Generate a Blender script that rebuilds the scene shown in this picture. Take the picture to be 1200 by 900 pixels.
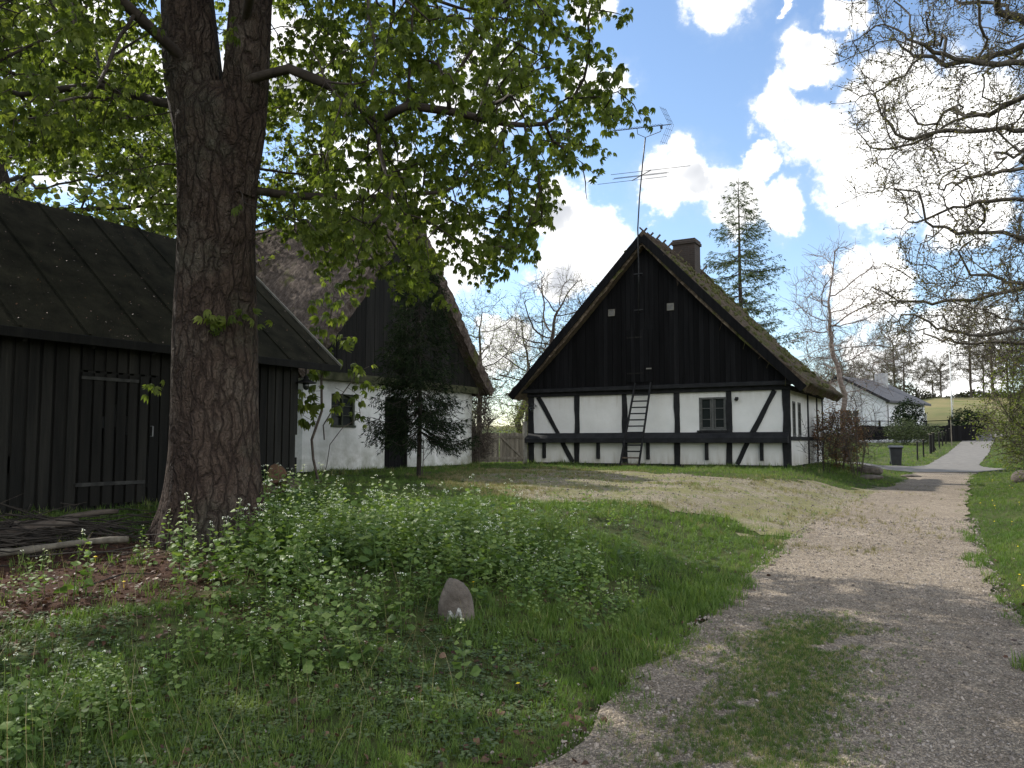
import bpy, bmesh, math, random
import numpy as np
from mathutils import Vector, Matrix
R = math.radians
rng = np.random.default_rng(7); random.seed(7)
sc = bpy.context.scene
for o in list(bpy.data.objects): bpy.data.objects.remove(o)
col = sc.collection

# ------------------------------------------------------------------ camera, sky, sun, exposure
F = 934.0/1200.0
PITCH = R(4.1)
cam = bpy.data.objects.new('camera', bpy.data.cameras.new('camera')); col.objects.link(cam)
cam.data.sensor_width = 36; cam.data.lens = 36*F; cam.data.clip_end = 3000; cam.data.clip_start = .05
cam.location = (0, 0, 1.6); cam.rotation_euler = (R(90)+PITCH, 0, 0)
sc.camera = cam
def pixdir(px, py):
    kx = (px-600)/934.0; ky = (450-py)/934.0
    v = np.array([kx, math.cos(PITCH)-ky*math.sin(PITCH), math.sin(PITCH)+ky*math.cos(PITCH)])
    return v/np.linalg.norm(v)
SUN_EL = R(44); SUN_AZ = R(50)          # azimuth measured from +Y towards -X
sdir = Vector((-math.sin(SUN_AZ)*math.cos(SUN_EL), math.cos(SUN_AZ)*math.cos(SUN_EL), math.sin(SUN_EL)))
sun = bpy.data.objects.new('sun', bpy.data.lights.new('sun', 'SUN')); col.objects.link(sun)
sun.data.energy = 2.4; sun.data.angle = R(.53); sun.data.color = (1, .95, .86)
sun.rotation_euler = sdir.to_track_quat('Z', 'Y').to_euler(); sun.location = (-30, 30, 40)
sc.cycles.caustics_reflective = False; sc.cycles.caustics_refractive = False
sc.view_settings.view_transform = 'Standard'; sc.view_settings.look = 'None'
sc.view_settings.exposure = 1.28; sc.view_settings.gamma = 1; sc.view_settings.use_curve_mapping = False

class NT:
    def __init__(s, tree): s.t = tree; s.n = tree.nodes; s.l = tree.links; s.n.clear()
    def add(s, typ, **kw):
        nd = s.n.new(typ)
        for k, v in kw.items(): setattr(nd, k, v)
        return nd
    def put(s, sock, v):
        if isinstance(v, bpy.types.NodeSocket): s.l.new(v, sock)
        elif isinstance(v, (tuple, list, np.ndarray)):
            v = [float(q) for q in v]
            if len(sock.default_value) == 4 and len(v) == 3: v += [1.0]
            sock.default_value = v
        else: sock.default_value = v
    def math(s, op, a, b=0.0, c=0.0, clamp=False):
        nd = s.add('ShaderNodeMath', operation=op); nd.use_clamp = clamp
        s.put(nd.inputs[0], a); s.put(nd.inputs[1], b); s.put(nd.inputs[2], c)
        return nd.outputs[0]
    def vmath(s, op, a, b=(0, 0, 0), scale=1.0):
        nd = s.add('ShaderNodeVectorMath', operation=op)
        s.put(nd.inputs[0], a)
        if op == 'SCALE': s.put(nd.inputs['Scale'], scale)
        else: s.put(nd.inputs[1], b)
        return nd.outputs['Value'] if op in ('DISTANCE', 'DOT_PRODUCT', 'LENGTH') else nd.outputs['Vector']
    def noise(s, vec, scale, detail=5, rough=.55, out=0):
        nd = s.add('ShaderNodeTexNoise'); s.put(nd.inputs['Vector'], vec)
        nd.inputs['Scale'].default_value = scale; nd.inputs['Detail'].default_value = detail; nd.inputs['Roughness'].default_value = rough
        return nd.outputs[out]
    def mapr(s, v, a, b, c=0.0, d=1.0, smooth=False):
        nd = s.add('ShaderNodeMapRange'); nd.interpolation_type = 'SMOOTHSTEP' if smooth else 'LINEAR'
        s.put(nd.inputs[0], v)
        for i, q in enumerate((a, b, c, d)): s.put(nd.inputs[i+1], q)
        return nd.outputs[0]
    def mix(s, f, a, b, blend='MIX'):
        nd = s.add('ShaderNodeMix', data_type='RGBA', blend_type=blend)
        s.put(nd.inputs[0], f); s.put(nd.inputs[6], a); s.put(nd.inputs[7], b)
        return nd.outputs[2]
    def ramp(s, f, stops):
        nd = s.add('ShaderNodeValToRGB'); s.put(nd.inputs[0], f); e = nd.color_ramp.elements
        while len(e) < len(stops): e.new(.5)
        for i, (p, c) in enumerate(stops): e[i].position = p; e[i].color = (*c, 1)
        return nd.outputs[0]

world = bpy.data.worlds.new('World'); sc.world = world; world.use_nodes = True
W = NT(world.node_tree)
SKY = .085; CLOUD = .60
sky = W.add('ShaderNodeTexSky', sky_type='NISHITA'); sky.sun_disc = False
sky.sun_elevation = SUN_EL; sky.sun_rotation = -SUN_AZ; sky.air_density = 1.0; sky.dust_density = .1; sky.ozone_density = 1.6
tc = W.add('ShaderNodeTexCoord'); D = tc.outputs['Generated']
n1 = W.noise(D, 5.5, 5, .6, 1); n2 = W.noise(D, 17, 6, .62, 1)
off = W.vmath('ADD', W.vmath('SCALE', W.vmath('SUBTRACT', n1, (.5, .5, .5)), scale=.13), W.vmath('SCALE', W.vmath('SUBTRACT', n2, (.5, .5, .5)), scale=.075))
DP = W.vmath('ADD', D, off)
blobs = [(1005,185,54),(1060,212,64),(958,150,42),(930,118,30),(950,72,28),(1040,120,48),(1030,232,48),(1110,150,80),(1150,240,44),
         (1000,24,20),(928,18,8),(845,225,44),(800,215,34),(893,180,22),(905,240,32),(765,225,34),(690,285,52),(645,300,48),(640,235,38),
         (700,110,34),(845,-12,48),(700,0,26),(1000,325,38),(1050,330,44),(575,410,34),(1050,400,46),(1130,420,60),(960,300,10),
         (60,70,80),(140,110,66),(330,70,70),(180,220,60),(60,200,36),(430,240,90),(560,110,60),(520,280,60)]
dens = None
for (bx, by, br) in blobs:
    c = pixdir(bx, by); rr = br/934.0*1.0
    d = W.vmath('DISTANCE', DP, tuple(c))
    k = W.math('MULTIPLY_ADD', d, -1/rr, 1.0)
    dens = k if dens is None else W.math('SMOOTH_MAX', dens, k, .12)
# clouds over the unseen rest of the sky, thickened for neutral fill light
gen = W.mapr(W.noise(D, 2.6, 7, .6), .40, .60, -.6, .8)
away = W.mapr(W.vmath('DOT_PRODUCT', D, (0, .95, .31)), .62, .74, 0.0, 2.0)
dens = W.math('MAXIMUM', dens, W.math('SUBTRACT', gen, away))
fine = W.noise(D, 26, 8, .65)
dd = W.math('ADD', dens, W.math('MULTIPLY_ADD', fine, 1.1, -.55))
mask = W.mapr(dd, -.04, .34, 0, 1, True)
veil = W.mapr(W.math('ADD', dens, W.math('MULTIPLY_ADD', W.noise(D, 8, 6, .6), 1.6, -.8)), -.4, .6, 0, .30, True)
core = W.math('MULTIPLY', W.mapr(W.noise(W.vmath('ADD', D, (3, 1, 2)), 6.5, 4, .5), .5, .68, 0, 1, True), W.mapr(dens, .25, .6, 0, 1, True))
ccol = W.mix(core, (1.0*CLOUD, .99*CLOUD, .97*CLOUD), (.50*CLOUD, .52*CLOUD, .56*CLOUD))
# clouds away from the sun, mostly out of view, brightened to add fill light
cloud_fill = W.mapr(W.vmath('DOT_PRODUCT', D, tuple(sdir)), .45, -.5, 1.0, 2.3)
ccol = W.mix(1.0, ccol, W.ramp(W.math('MULTIPLY', cloud_fill, .4), [(0, (0, 0, 0)), (1, (2.5, 2.5, 2.5))]), 'MULTIPLY')
skyc = W.mix(1.0, sky.outputs[0], (SKY, SKY, SKY), 'MULTIPLY')
skyc = W.mix(veil, skyc, (.36, .40, .46))
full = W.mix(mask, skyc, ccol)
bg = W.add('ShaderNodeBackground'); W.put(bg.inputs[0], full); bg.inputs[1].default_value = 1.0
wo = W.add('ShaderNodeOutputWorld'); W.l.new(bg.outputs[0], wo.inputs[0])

# ------------------------------------------------------------------ materials
def MAT(name, c1, c2, scale=5., rough=.9, bump=.3, bscale=None, stretch=(1, 1, 1), c3=None, pos=(.35, .65), tint=.0, spec=.3, bdist=.02, detail=6, metal=0.):
    m = bpy.data.materials.new(name); m.use_nodes = True; T = NT(m.node_tree)
    tcn = T.add('ShaderNodeTexCoord'); P = T.vmath('MULTIPLY', tcn.outputs['Object'], stretch)
    n = T.noise(P, scale, detail, .6)
    st = [(pos[0], c1), (pos[1], c2)] + ([(min(pos[1]+.12, 1), c3)] if c3 else [])
    c = T.ramp(n, st)
    if tint:
        at = T.add('ShaderNodeAttribute', attribute_name='rnd')
        c = T.mix(1.0, c, T.ramp(at.outputs['Fac'], [(0, (1-tint,)*3), (1, (1+tint*.4,)*3)]), 'MULTIPLY')
    b = T.add('ShaderNodeBsdfPrincipled'); T.put(b.inputs['Base Color'], c); b.inputs['Roughness'].default_value = rough
    b.inputs['Specular IOR Level'].default_value = spec; b.inputs['Metallic'].default_value = metal
    if bump:
        bn = T.add('ShaderNodeBump'); bn.inputs['Strength'].default_value = bump; bn.inputs['Distance'].default_value = bdist
        T.put(bn.inputs['Height'], T.noise(P, bscale or scale*4, 6, .65)); T.l.new(bn.outputs[0], b.inputs['Normal'])
    o = T.add('ShaderNodeOutputMaterial'); T.l.new(b.outputs[0], o.inputs[0])
    return m
def LEAF(name, stops, trans=.45, rough=.55, spec=.25):
    m = bpy.data.materials.new(name); m.use_nodes = True; T = NT(m.node_tree)
    at = T.add('ShaderNodeAttribute', attribute_name='rnd')
    c = T.ramp(at.outputs['Fac'], stops)
    b = T.add('ShaderNodeBsdfPrincipled'); T.put(b.inputs['Base Color'], c); b.inputs['Roughness'].default_value = rough
    b.inputs['Specular IOR Level'].default_value = spec
    tr = T.add('ShaderNodeBsdfTranslucent'); T.put(tr.inputs[0], T.mix(1.0, c, (1.25, 1.3, .6), 'MULTIPLY'))
    mx = T.add('ShaderNodeMixShader'); mx.inputs[0].default_value = trans
    T.l.new(b.outputs[0], mx.inputs[1]); T.l.new(tr.outputs[0], mx.inputs[2])
    o = T.add('ShaderNodeOutputMaterial'); T.l.new(mx.outputs[0], o.inputs[0])
    return m
def GLASS(name, c=(.02, .024, .024)):
    m = bpy.data.materials.new(name); m.use_nodes = True; T = NT(m.node_tree)
    b = T.add('ShaderNodeBsdfPrincipled'); T.put(b.inputs['Base Color'], c); b.inputs['Roughness'].default_value = .08
    tcn = T.add('ShaderNodeTexCoord'); bn = T.add('ShaderNodeBump'); bn.inputs['Strength'].default_value = .15; bn.inputs['Distance'].default_value = .02
    T.put(bn.inputs['Height'], T.noise(tcn.outputs['Object'], 3, 2)); T.l.new(bn.outputs[0], b.inputs['Normal'])
    o = T.add('ShaderNodeOutputMaterial'); T.l.new(b.outputs[0], o.inputs[0]); return m
M = {}
M['tar'] = MAT('tarred_wood', (.005, .005, .0055), (.011, .011, .012), 3, .85, .5, 40, (4, 4, .25), c3=(.022, .021, .020), tint=.5, spec=.12)
M['tar_old'] = MAT('weathered_tarred_wood', (.010, .010, .009), (.022, .021, .018), 2.5, .85, .5, 30, (5, 5, .3), c3=(.045, .043, .034), tint=.55, spec=.2)
M['beam'] = MAT('dark_beam', (.011, .0115, .0125), (.024, .025, .027), 4, .8, .6, 30, (1, 1, 1), c3=(.055, .054, .052), spec=.2)
M['lime'] = MAT('limewash', (.70, .70, .68), (.79, .79, .775), 1.1, .9, .3, 22, (1, 1, 1), pos=(.3, .7), bdist=.01)
def LIME():
    m = bpy.data.materials.new('limewash_panels'); m.use_nodes = True; T = NT(m.node_tree)
    P = T.add('ShaderNodeTexCoord').outputs['Object']; s = T.add('ShaderNodeSeparateXYZ'); T.put(s.inputs[0], P)
    c = T.ramp(T.noise(P, 1.1, 6, .6), [(.3, (.66, .66, .64)), (.7, (.78, .78, .765))])
    streak = T.noise(T.vmath('MULTIPLY', P, (1, 1, .12)), 7, 5, .65)
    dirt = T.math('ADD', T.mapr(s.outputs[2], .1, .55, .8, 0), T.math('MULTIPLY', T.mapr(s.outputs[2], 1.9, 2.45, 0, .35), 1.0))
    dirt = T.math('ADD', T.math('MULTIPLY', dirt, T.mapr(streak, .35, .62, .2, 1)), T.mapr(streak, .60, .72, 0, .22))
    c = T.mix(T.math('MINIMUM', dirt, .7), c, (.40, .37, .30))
    c = T.mix(T.mapr(T.noise(P, 30, 5, .7), .62, .70, 0, .35), c, (.45, .43, .38))
    bs = T.add('ShaderNodeBsdfPrincipled'); T.put(bs.inputs['Base Color'], c); bs.inputs['Roughness'].default_value = .95; bs.inputs['Specular IOR Level'].default_value = .1
    bn = T.add('ShaderNodeBump'); bn.inputs['Strength'].default_value = .5; bn.inputs['Distance'].default_value = .02
    T.put(bn.inputs['Height'], T.math('ADD', T.noise(P, 4, 5, .6), T.math('MULTIPLY', T.noise(P, 25, 4, .6), .15))); T.l.new(bn.outputs[0], bs.inputs['Normal'])
    T.l.new(bs.outputs[0], T.add('ShaderNodeOutputMaterial').inputs[0]); return m
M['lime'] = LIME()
M['thatch'] = MAT('thatch', (.07, .055, .042), (.17, .14, .11), 9, .95, .9, 46, (.35, 1, .35), c3=(.26, .22, .17), tint=.4, bdist=.05)
M['thatch_dk'] = MAT('thatch_old', (.045, .034, .028), (.10, .08, .066), 9, .95, .9, 46, (.35, 1, .35), c3=(.17, .14, .12), tint=.4, bdist=.05)
M['grey_wood'] = MAT('grey_wood', (.16, .14, .11), (.28, .25, .2), 3, .9, .5, 30, (5, 5, .4), c3=(.36, .33, .27), tint=.4)
M['barge'] = MAT('bargeboard', (.12, .115, .10), (.24, .23, .20), 3, .9, .4, 30, (1, 1, 1))
M['felt'] = MAT('roofing_felt', (.015, .015, .012), (.028, .027, .020), 2.6, 1, .8, 40, (1, 1, 1), c3=(.048, .047, .028), spec=0)
M['brick'] = None
M['bark'] = None
M['metal'] = MAT('grey_metal', (.12, .12, .125), (.2, .2, .2), 8, .5, .1, 20, metal=.6)
M['dark_metal'] = MAT('black_metal', (.008, .008, .009), (.02, .02, .02), 8, .45, .1, 20)
M['glass'] = GLASS('window_glass')
M['winframe'] = MAT('window_frame_paint', (.07, .075, .07), (.12, .12, .115), 8, .6, .1, 20)
M['white_paint'] = MAT('white_paint', (.62, .62, .61), (.8, .8, .79), 4, .6, .1, 20)
M['log'] = MAT('log_bark', (.05, .036, .026), (.13, .10, .075), 10, .95, .7, 40, c3=(.2, .17, .13))
M['cutwood'] = MAT('cut_wood', (.08, .045, .028), (.16, .095, .06), 8, .9, .3, 40)
M['stone'] = MAT('grey_stone', (.075, .062, .052), (.15, .13, .11), 7, .95, .8, 30, c3=(.24, .22, .19), bdist=.02)
M['twig'] = MAT('twig', (.055, .042, .034), (.12, .10, .082), 6, .9, .2, 30)
M['twig_dk'] = MAT('twig_dark', (.022, .018, .015), (.05, .042, .034), 6, .9, .2, 30)
M['oakbark'] = MAT('oak_bark', (.05, .042, .034), (.12, .105, .085), 5, .95, .8, 30, c3=(.10, .11, .05))
M['birch'] = MAT('birch_bark', (.14, .10, .085), (.30, .25, .22), 6, .85, .3, 20, (1, 1, 3), c3=(.42, .38, .35))
M['larchbark'] = MAT('larch_bark', (.035, .026, .022), (.09, .07, .06), 6, .95, .6, 30)
G = {}
G['chestnut'] = LEAF('chestnut_leaf', [(0, (.07, .10, .022)), (.5, (.125, .165, .036)), (1, (.20, .235, .06))], .62)
G['oak'] = LEAF('oak_leaf', [(0, (.07, .065, .03)), (.6, (.12, .115, .05)), (1, (.15, .11, .06))], .4)
G['bud'] = LEAF('spring_leaf', [(0, (.10, .14, .035)), (.6, (.17, .21, .055)), (1, (.22, .23, .08))], .45)
G['spruce'] = LEAF('spruce_needle', [(0, (.010, .017, .010)), (.6, (.018, .029, .015)), (1, (.034, .05, .022))], .1, 1., 0.)
G['larch'] = LEAF('larch_needle', [(0, (.035, .06, .028)), (.6, (.07, .10, .035)), (1, (.13, .16, .05))], .3)
G['grass'] = LEAF('grass_blade', [(0, (.06, .115, .026)), (.55, (.115, .185, .042)), (.85, (.19, .24, .07)), (1, (.32, .28, .16))], .4)
G['dry'] = LEAF('dry_grass', [(0, (.12, .12, .05)), (.5, (.26, .22, .12)), (1, (.36, .31, .19))], .3)
G['mustard'] = LEAF('mustard_leaf', [(0, (.07, .125, .034)), (.5, (.135, .21, .055)), (1, (.23, .30, .10))], .4)
G['herb'] = LEAF('herb_leaf', [(0, (.05, .085, .035)), (.5, (.085, .125, .05)), (1, (.13, .17, .07))], .3)
G['petal'] = LEAF('petal', [(0, (.7, .72, .66)), (1, (.82, .83, .78))], .3)
G['yellow'] = LEAF('dandelion', [(0, (.75, .55, .02)), (1, (.85, .65, .03))], .2)
G['litter'] = LEAF('leaf_litter', [(0, (.035, .018, .012)), (.5, (.09, .045, .028)), (.85, (.17, .10, .065)), (1, (.34, .27, .2))], .1)
G['russet'] = LEAF('dead_beech_leaf', [(0, (.12, .055, .03)), (.6, (.22, .11, .06)), (1, (.30, .18, .10))], .3)
G['hedge'] = LEAF('hedge_leaf', [(0, (.03, .045, .018)), (1, (.07, .09, .035))], .2)
G['pebble'] = MAT('pebble', (.24, .20, .17), (.34, .30, .26), 3, .9, 0, 20, tint=.65)

# ------------------------------------------------------------------ helpers
def tag(o, label=None, cat=None, group=None, kind=None):
    if label: o['label'] = label
    if cat: o['category'] = cat
    if group: o['group'] = group
    if kind: o['kind'] = kind
    return o
def link(name, me, mat=None, parent=None):
    o = bpy.data.objects.new(name, me); col.objects.link(o)
    if mat:
        for q in (mat if isinstance(mat, (list, tuple)) else [mat]): me.materials.append(q)
    if parent: o.parent = parent
    return o
def empty(name, loc, rz=0, **kw):
    o = bpy.data.objects.new(name, None); col.objects.link(o); o.location = loc; o.rotation_euler = (0, 0, rz); o.empty_display_size = .2
    tag(o, **kw); return o
def arrmesh(name, V, Fs, rnd=None, smooth=False, midx=None):
    """V (n,3); Fs list of int arrays (m,k)"""
    V = np.asarray(V, dtype=np.float32); me = bpy.data.meshes.new(name)
    Fs = [np.asarray(f, dtype=np.int32) for f in Fs if len(f)]
    nl = sum(f.size for f in Fs); nf = sum(len(f) for f in Fs)
    me.vertices.add(len(V)); me.vertices.foreach_set('co', V.ravel())
    me.loops.add(nl); me.loops.foreach_set('vertex_index', np.concatenate([f.ravel() for f in Fs]))
    me.polygons.add(nf)
    sizes = np.concatenate([np.full(len(f), f.shape[1], dtype=np.int32) for f in Fs])
    st = np.zeros(nf, dtype=np.int32); st[1:] = np.cumsum(sizes)[:-1]
    me.polygons.foreach_set('loop_start', st)
    me.polygons.foreach_set('use_smooth', np.full(nf, bool(smooth), dtype=bool))
    if midx is not None: me.polygons.foreach_set('material_index', np.asarray(midx, dtype=np.int32))
    if rnd is not None:
        a = me.attributes.new('rnd', 'FLOAT', 'POINT'); a.data.foreach_set('value', np.asarray(rnd, dtype=np.float32))
    me.update(calc_edges=True); me.validate(verbose=False)
    return me
def unit(v): return v/np.maximum(np.linalg.norm(v, axis=-1, keepdims=True), 1e-9)
def frames(d, n):
    """matrices (m,3,3) with columns x,y,z: y along d, z near n"""
    y = unit(d); x = unit(np.cross(y, n)); z = np.cross(x, y)
    return np.stack([x, y, z], axis=-1)
def inst(pv, pf, pos, mats, scale, rnd=None):
    """merge copies of a proto (pv (n,3), pf list of faces arrays)"""
    m = len(pos); n = len(pv); scale = np.asarray(scale)
    if scale.ndim == 1: s = scale[:, None, None]
    else: s = scale[:, None, :]
    V = np.einsum('mij,mnj->mni', mats, pv[None]*s) + pos[:, None, :]
    offs = (np.arange(m)*n)[:, None, None]
    Fs = [(f[None]+offs).reshape(-1, f.shape[1]) for f in pf]
    r = np.repeat(rng.random(m) if rnd is None else rnd, n)
    return V.reshape(-1, 3), Fs, r
def join(parts):
    Vs = []; Fd = {}; rs = []; o = 0
    for V, Fs, r in parts:
        for f in Fs:
            f = np.asarray(f)
            if len(f): Fd.setdefault(f.shape[1], []).append(f+o)
        Vs.append(V); rs.append(r); o += len(V)
    return np.concatenate(Vs), [np.concatenate(v) for v in Fd.values()], np.concatenate(rs)
def rdir(n, up=0.): 
    v = rng.normal(size=(n, 3)); v[:, 2] += up; return unit(v)

class MB:
    """collects boxes, beams, tubes into one mesh"""
    def __init__(s): s.V = []; s.Fq = []; s.Ft = []; s.r = []; s.n = 0
    def _add(s, V, quads=(), tris=(), rnd=None):
        V = np.asarray(V, float); s.V.append(V); s.r.append(np.full(len(V), random.random() if rnd is None else rnd))
        s.Fq += [[i+s.n for i in f] for f in quads]; s.Ft += [[i+s.n for i in f] for f in tris]; s.n += len(V)
    def box(s, c, d, rz=0., M3=None, rnd=None):
        x, y, z = [q/2 for q in d]
        P = np.array([(-x,-y,-z),(x,-y,-z),(x,y,-z),(-x,y,-z),(-x,-y,z),(x,-y,z),(x,y,z),(-x,y,z)])
        if rz: P = P @ np.array([[math.cos(rz), math.sin(rz), 0], [-math.sin(rz), math.cos(rz), 0], [0, 0, 1]])
        if M3 is not None: P = P @ np.asarray(M3).T
        s._add(P+np.array(c), [(0,3,2,1),(4,5,6,7),(0,1,5,4),(1,2,6,5),(2,3,7,6),(3,0,4,7)], rnd=rnd)
    def bb(s, x0, x1, y0, y1, z0, z1, rnd=None): s.box(((x0+x1)/2, (y0+y1)/2, (z0+z1)/2), (abs(x1-x0), abs(y1-y0), abs(z1-z0)), rnd=rnd)
    def beam(s, a, b, w, t_, side=(0, 1, 0), rnd=None, warp=0.):
        """box from a to b; thickness t along 'side', width w across"""
        a = np.array(a, float); b = np.array(b, float); d = b-a; L = np.linalg.norm(d); y = d/L
        z = np.array(side, float); z -= y*z.dot(y); z /= np.linalg.norm(z); x = np.cross(y, z)
        if warp:
            n = 10; V = []; o1 = rng.uniform(0, 9)
            for i in range(n+1):
                t = i/n; off = warp*(math.sin(t*5+o1)+.5*math.sin(t*13+o1*2)); ww = w*(1+.10*math.sin(t*9+o1*3)+.04*math.sin(t*23+o1))
                c = a+d*t+x*off
                for sx, sz in ((-1, -1), (1, -1), (1, 1), (-1, 1)): V.append(c+x*sx*ww/2+z*sz*t_/2)
            s._add(V, [(i*4+j, i*4+(j+1) % 4, i*4+4+(j+1) % 4, i*4+4+j) for i in range(n) for j in range(4)]+[(0, 3, 2, 1), (n*4, n*4+1, n*4+2, n*4+3)], rnd=rnd); return
        s.box((a+b)/2, (w, L, t_), M3=np.stack([x, y, z], axis=-1), rnd=rnd)
    def prism(s, poly, axis, a, b, rnd=None):
        """poly of 2-D points extruded along axis from a to b (axis 0: poly=(y,z), 1: (x,z), 2: (x,y))"""
        n = len(poly); V = []
        for q in (a, b):
            for p in poly: V.append((q, p[0], p[1]) if axis == 0 else (p[0], q, p[1]) if axis == 1 else (p[0], p[1], q))
        base = s.n
        s._add(V, [(i, (i+1) % n, n+(i+1) % n, n+i) for i in range(n)], [], rnd=rnd)
        for k in range(1, n-1): s.Ft += [[base, base+k+1, base+k], [base+n, base+n+k, base+n+k+1]]
    def tube(s, P, r, k=8, cap=True, rnd=None):
        P = np.asarray(P, float); n = len(P); r = np.full(n, r) if np.isscalar(r) else np.asarray(r, float)
        T = np.gradient(P, axis=0); T = unit(T)
        u = np.cross(T[0], (0, 0, 1)); 
        if np.linalg.norm(u) < .1: u = np.cross(T[0], (1, 0, 0))
        u /= np.linalg.norm(u); V = []
        a = np.arange(k)*2*math.pi/k
        for i in range(n):
            u = u-T[i]*u.dot(T[i]); u /= np.linalg.norm(u); w = np.cross(T[i], u)
            V.append(P[i]+r[i]*(np.cos(a)[:, None]*u+np.sin(a)[:, None]*w))
        q = [(i*k+j, i*k+(j+1) % k, (i+1)*k+(j+1) % k, (i+1)*k+j) for i in range(n-1) for j in range(k)]
        t = []
        if cap:
            t += [(0, j+1, j) for j in range(1, k-1)]; e = (n-1)*k; t += [(e, e+j, e+j+1) for j in range(1, k-1)]
        s._add(np.concatenate(V), q, t, rnd)
    def lathe(s, prof, c=(0, 0, 0), k=20):
        c = np.array(c); a = np.arange(k)*2*math.pi/k; V = []
        for (r, z) in prof: V.append(np.stack([r*np.cos(a), r*np.sin(a), np.full(k, z)], 1)+c)
        n = len(prof)
        s._add(np.concatenate(V), [(i*k+j, i*k+(j+1) % k, (i+1)*k+(j+1) % k, (i+1)*k+j) for i in range(n-1) for j in range(k)],
               [(0, j+1, j) for j in range(1, k-1)]+[((n-1)*k, (n-1)*k+j, (n-1)*k+j+1) for j in range(1, k-1)])
    def raw(s, V, Fs, rnd=None):
        V = np.asarray(V); s.V.append(V); s.r.append(rnd if rnd is not None else np.zeros(len(V)))
        for f in Fs:
            f = np.asarray(f)+s.n
            if f.shape[1] == 4: s.Fq += f.tolist()
            else: s.Ft += f.tolist()
        s.n += len(V)
    def build(s, name, mat, parent=None, bevel=0., smooth=False):
        me = arrmesh(name, np.concatenate(s.V), [np.array(s.Fq), np.array(s.Ft)], np.concatenate(s.r), smooth)
        o = link(name, me, mat, parent)
        if bevel:
            b = o.modifiers.new('bevel', 'BEVEL'); b.width = bevel; b.segments = 1; b.limit_method = 'ANGLE'
        return o
def copy_tree(o, parent=None):
    c = o.copy(); col.objects.link(c); c.parent = parent
    for ch in [q for q in bpy.data.objects if q.parent == o]: copy_tree(ch, c)
    return c
def vn(P, s=1., seed=0):
    """cheap smooth value noise in numpy, P (n,2|3) -> -1..1"""
    P = np.asarray(P, float)*s+seed*13.7; o = np.zeros(len(P))
    for k, (fx, fy, fz, ph) in enumerate([(1.0, .7, .4, 0), (-.6, 1.1, .9, 1.7), (1.7, -1.3, .5, 4.1), (2.3, 2.1, -1.9, 2.2), (-3.7, 2.9, 3.1, 5.3)]):
        z = P[:, 2] if P.shape[1] > 2 else 0
        o += np.sin(P[:, 0]*fx+P[:, 1]*fy+z*fz+ph+1.3*np.sin(P[:, 1]*fx*.8+P[:, 0]*.5*fy+ph*2+z))/(1+k*.5)
    return o/2.4
# ------------------------------------------------------------------ terrain
TY = np.array([-30, -6, 0, 4, 6, 10, 14, 20, 27, 35, 40, 50, 70, 90, 150, 190, 300, 2000.])
TX = np.array([-18, -4.1, -.9, 1.5, 2.5, 4.5, 6.7, 10.2, 14.3, 19, 22, 28.5, 41, 53.5, 91, 116, 184, 1200.])
TZ = np.array([-.1, -.1, -.05, 0, .05, .15, .24, .3, .25, .30, .36, .8, 1.8, 2.7, 4.5, 4.5, 4, 4.])
TW = np.array([1.3, 1.3, 1.3, 1.4, 1.34, 1.28, 1.22, 1.15, 1.1, 1.4, 1.3, 1.3, 1.3, 1.6, 1.6, 1.6, 1.6, 1.6])
LY = np.array([-30, 0, 3, 4.5, 6, 9, 14, 20, 28, 36, 50, 70, 90, 2000.])
LZ = np.array([-.1, -.05, .02, .13, .28, .50, .66, .76, .76, .7, .9, 1.8, 2.7, 4.])
def smooth(x, a, b):
    t = np.clip((x-a)/(b-a), 0, 1); return t*t*(3-2*t)
def ground(X, Y):
    X = np.asarray(X, float); Y = np.asarray(Y, float)
    # along-track coordinate: use the point of the track nearest in the track's own direction
    zr = np.interp(Y, TY, TZ); zl = np.interp(Y, LY, LZ)
    d = np.interp(Y, TY, TX-TW)-X; e = X-np.interp(Y, TY, TX+TW)
    near = 1-smooth(Y, 34, 42)
    z = zr+(zl-zr)*smooth(d, .0, 3.2)*near + .16*smooth(e, .1, 2.2)*near
    hill = smooth(X-.36*Y, 0, 24)*smooth(Y, 88, 150)*5.2*(1-.3*smooth(Y, 170, 400))
    bump = .018*np.sin(X*1.9+Y*.7)*np.sin(Y*1.6-X*.6)+.01*np.sin(X*4.1+1)*np.sin(Y*3.7)
    off = np.clip(np.maximum(d, e)/.6, 0, 1)
    return z+hill+bump*off*1.6+.03*off*np.sin(X*.45+2)*np.sin(Y*.5)
def gz(x, y): return float(ground(np.array([x]), np.array([y]))[0])

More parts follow.
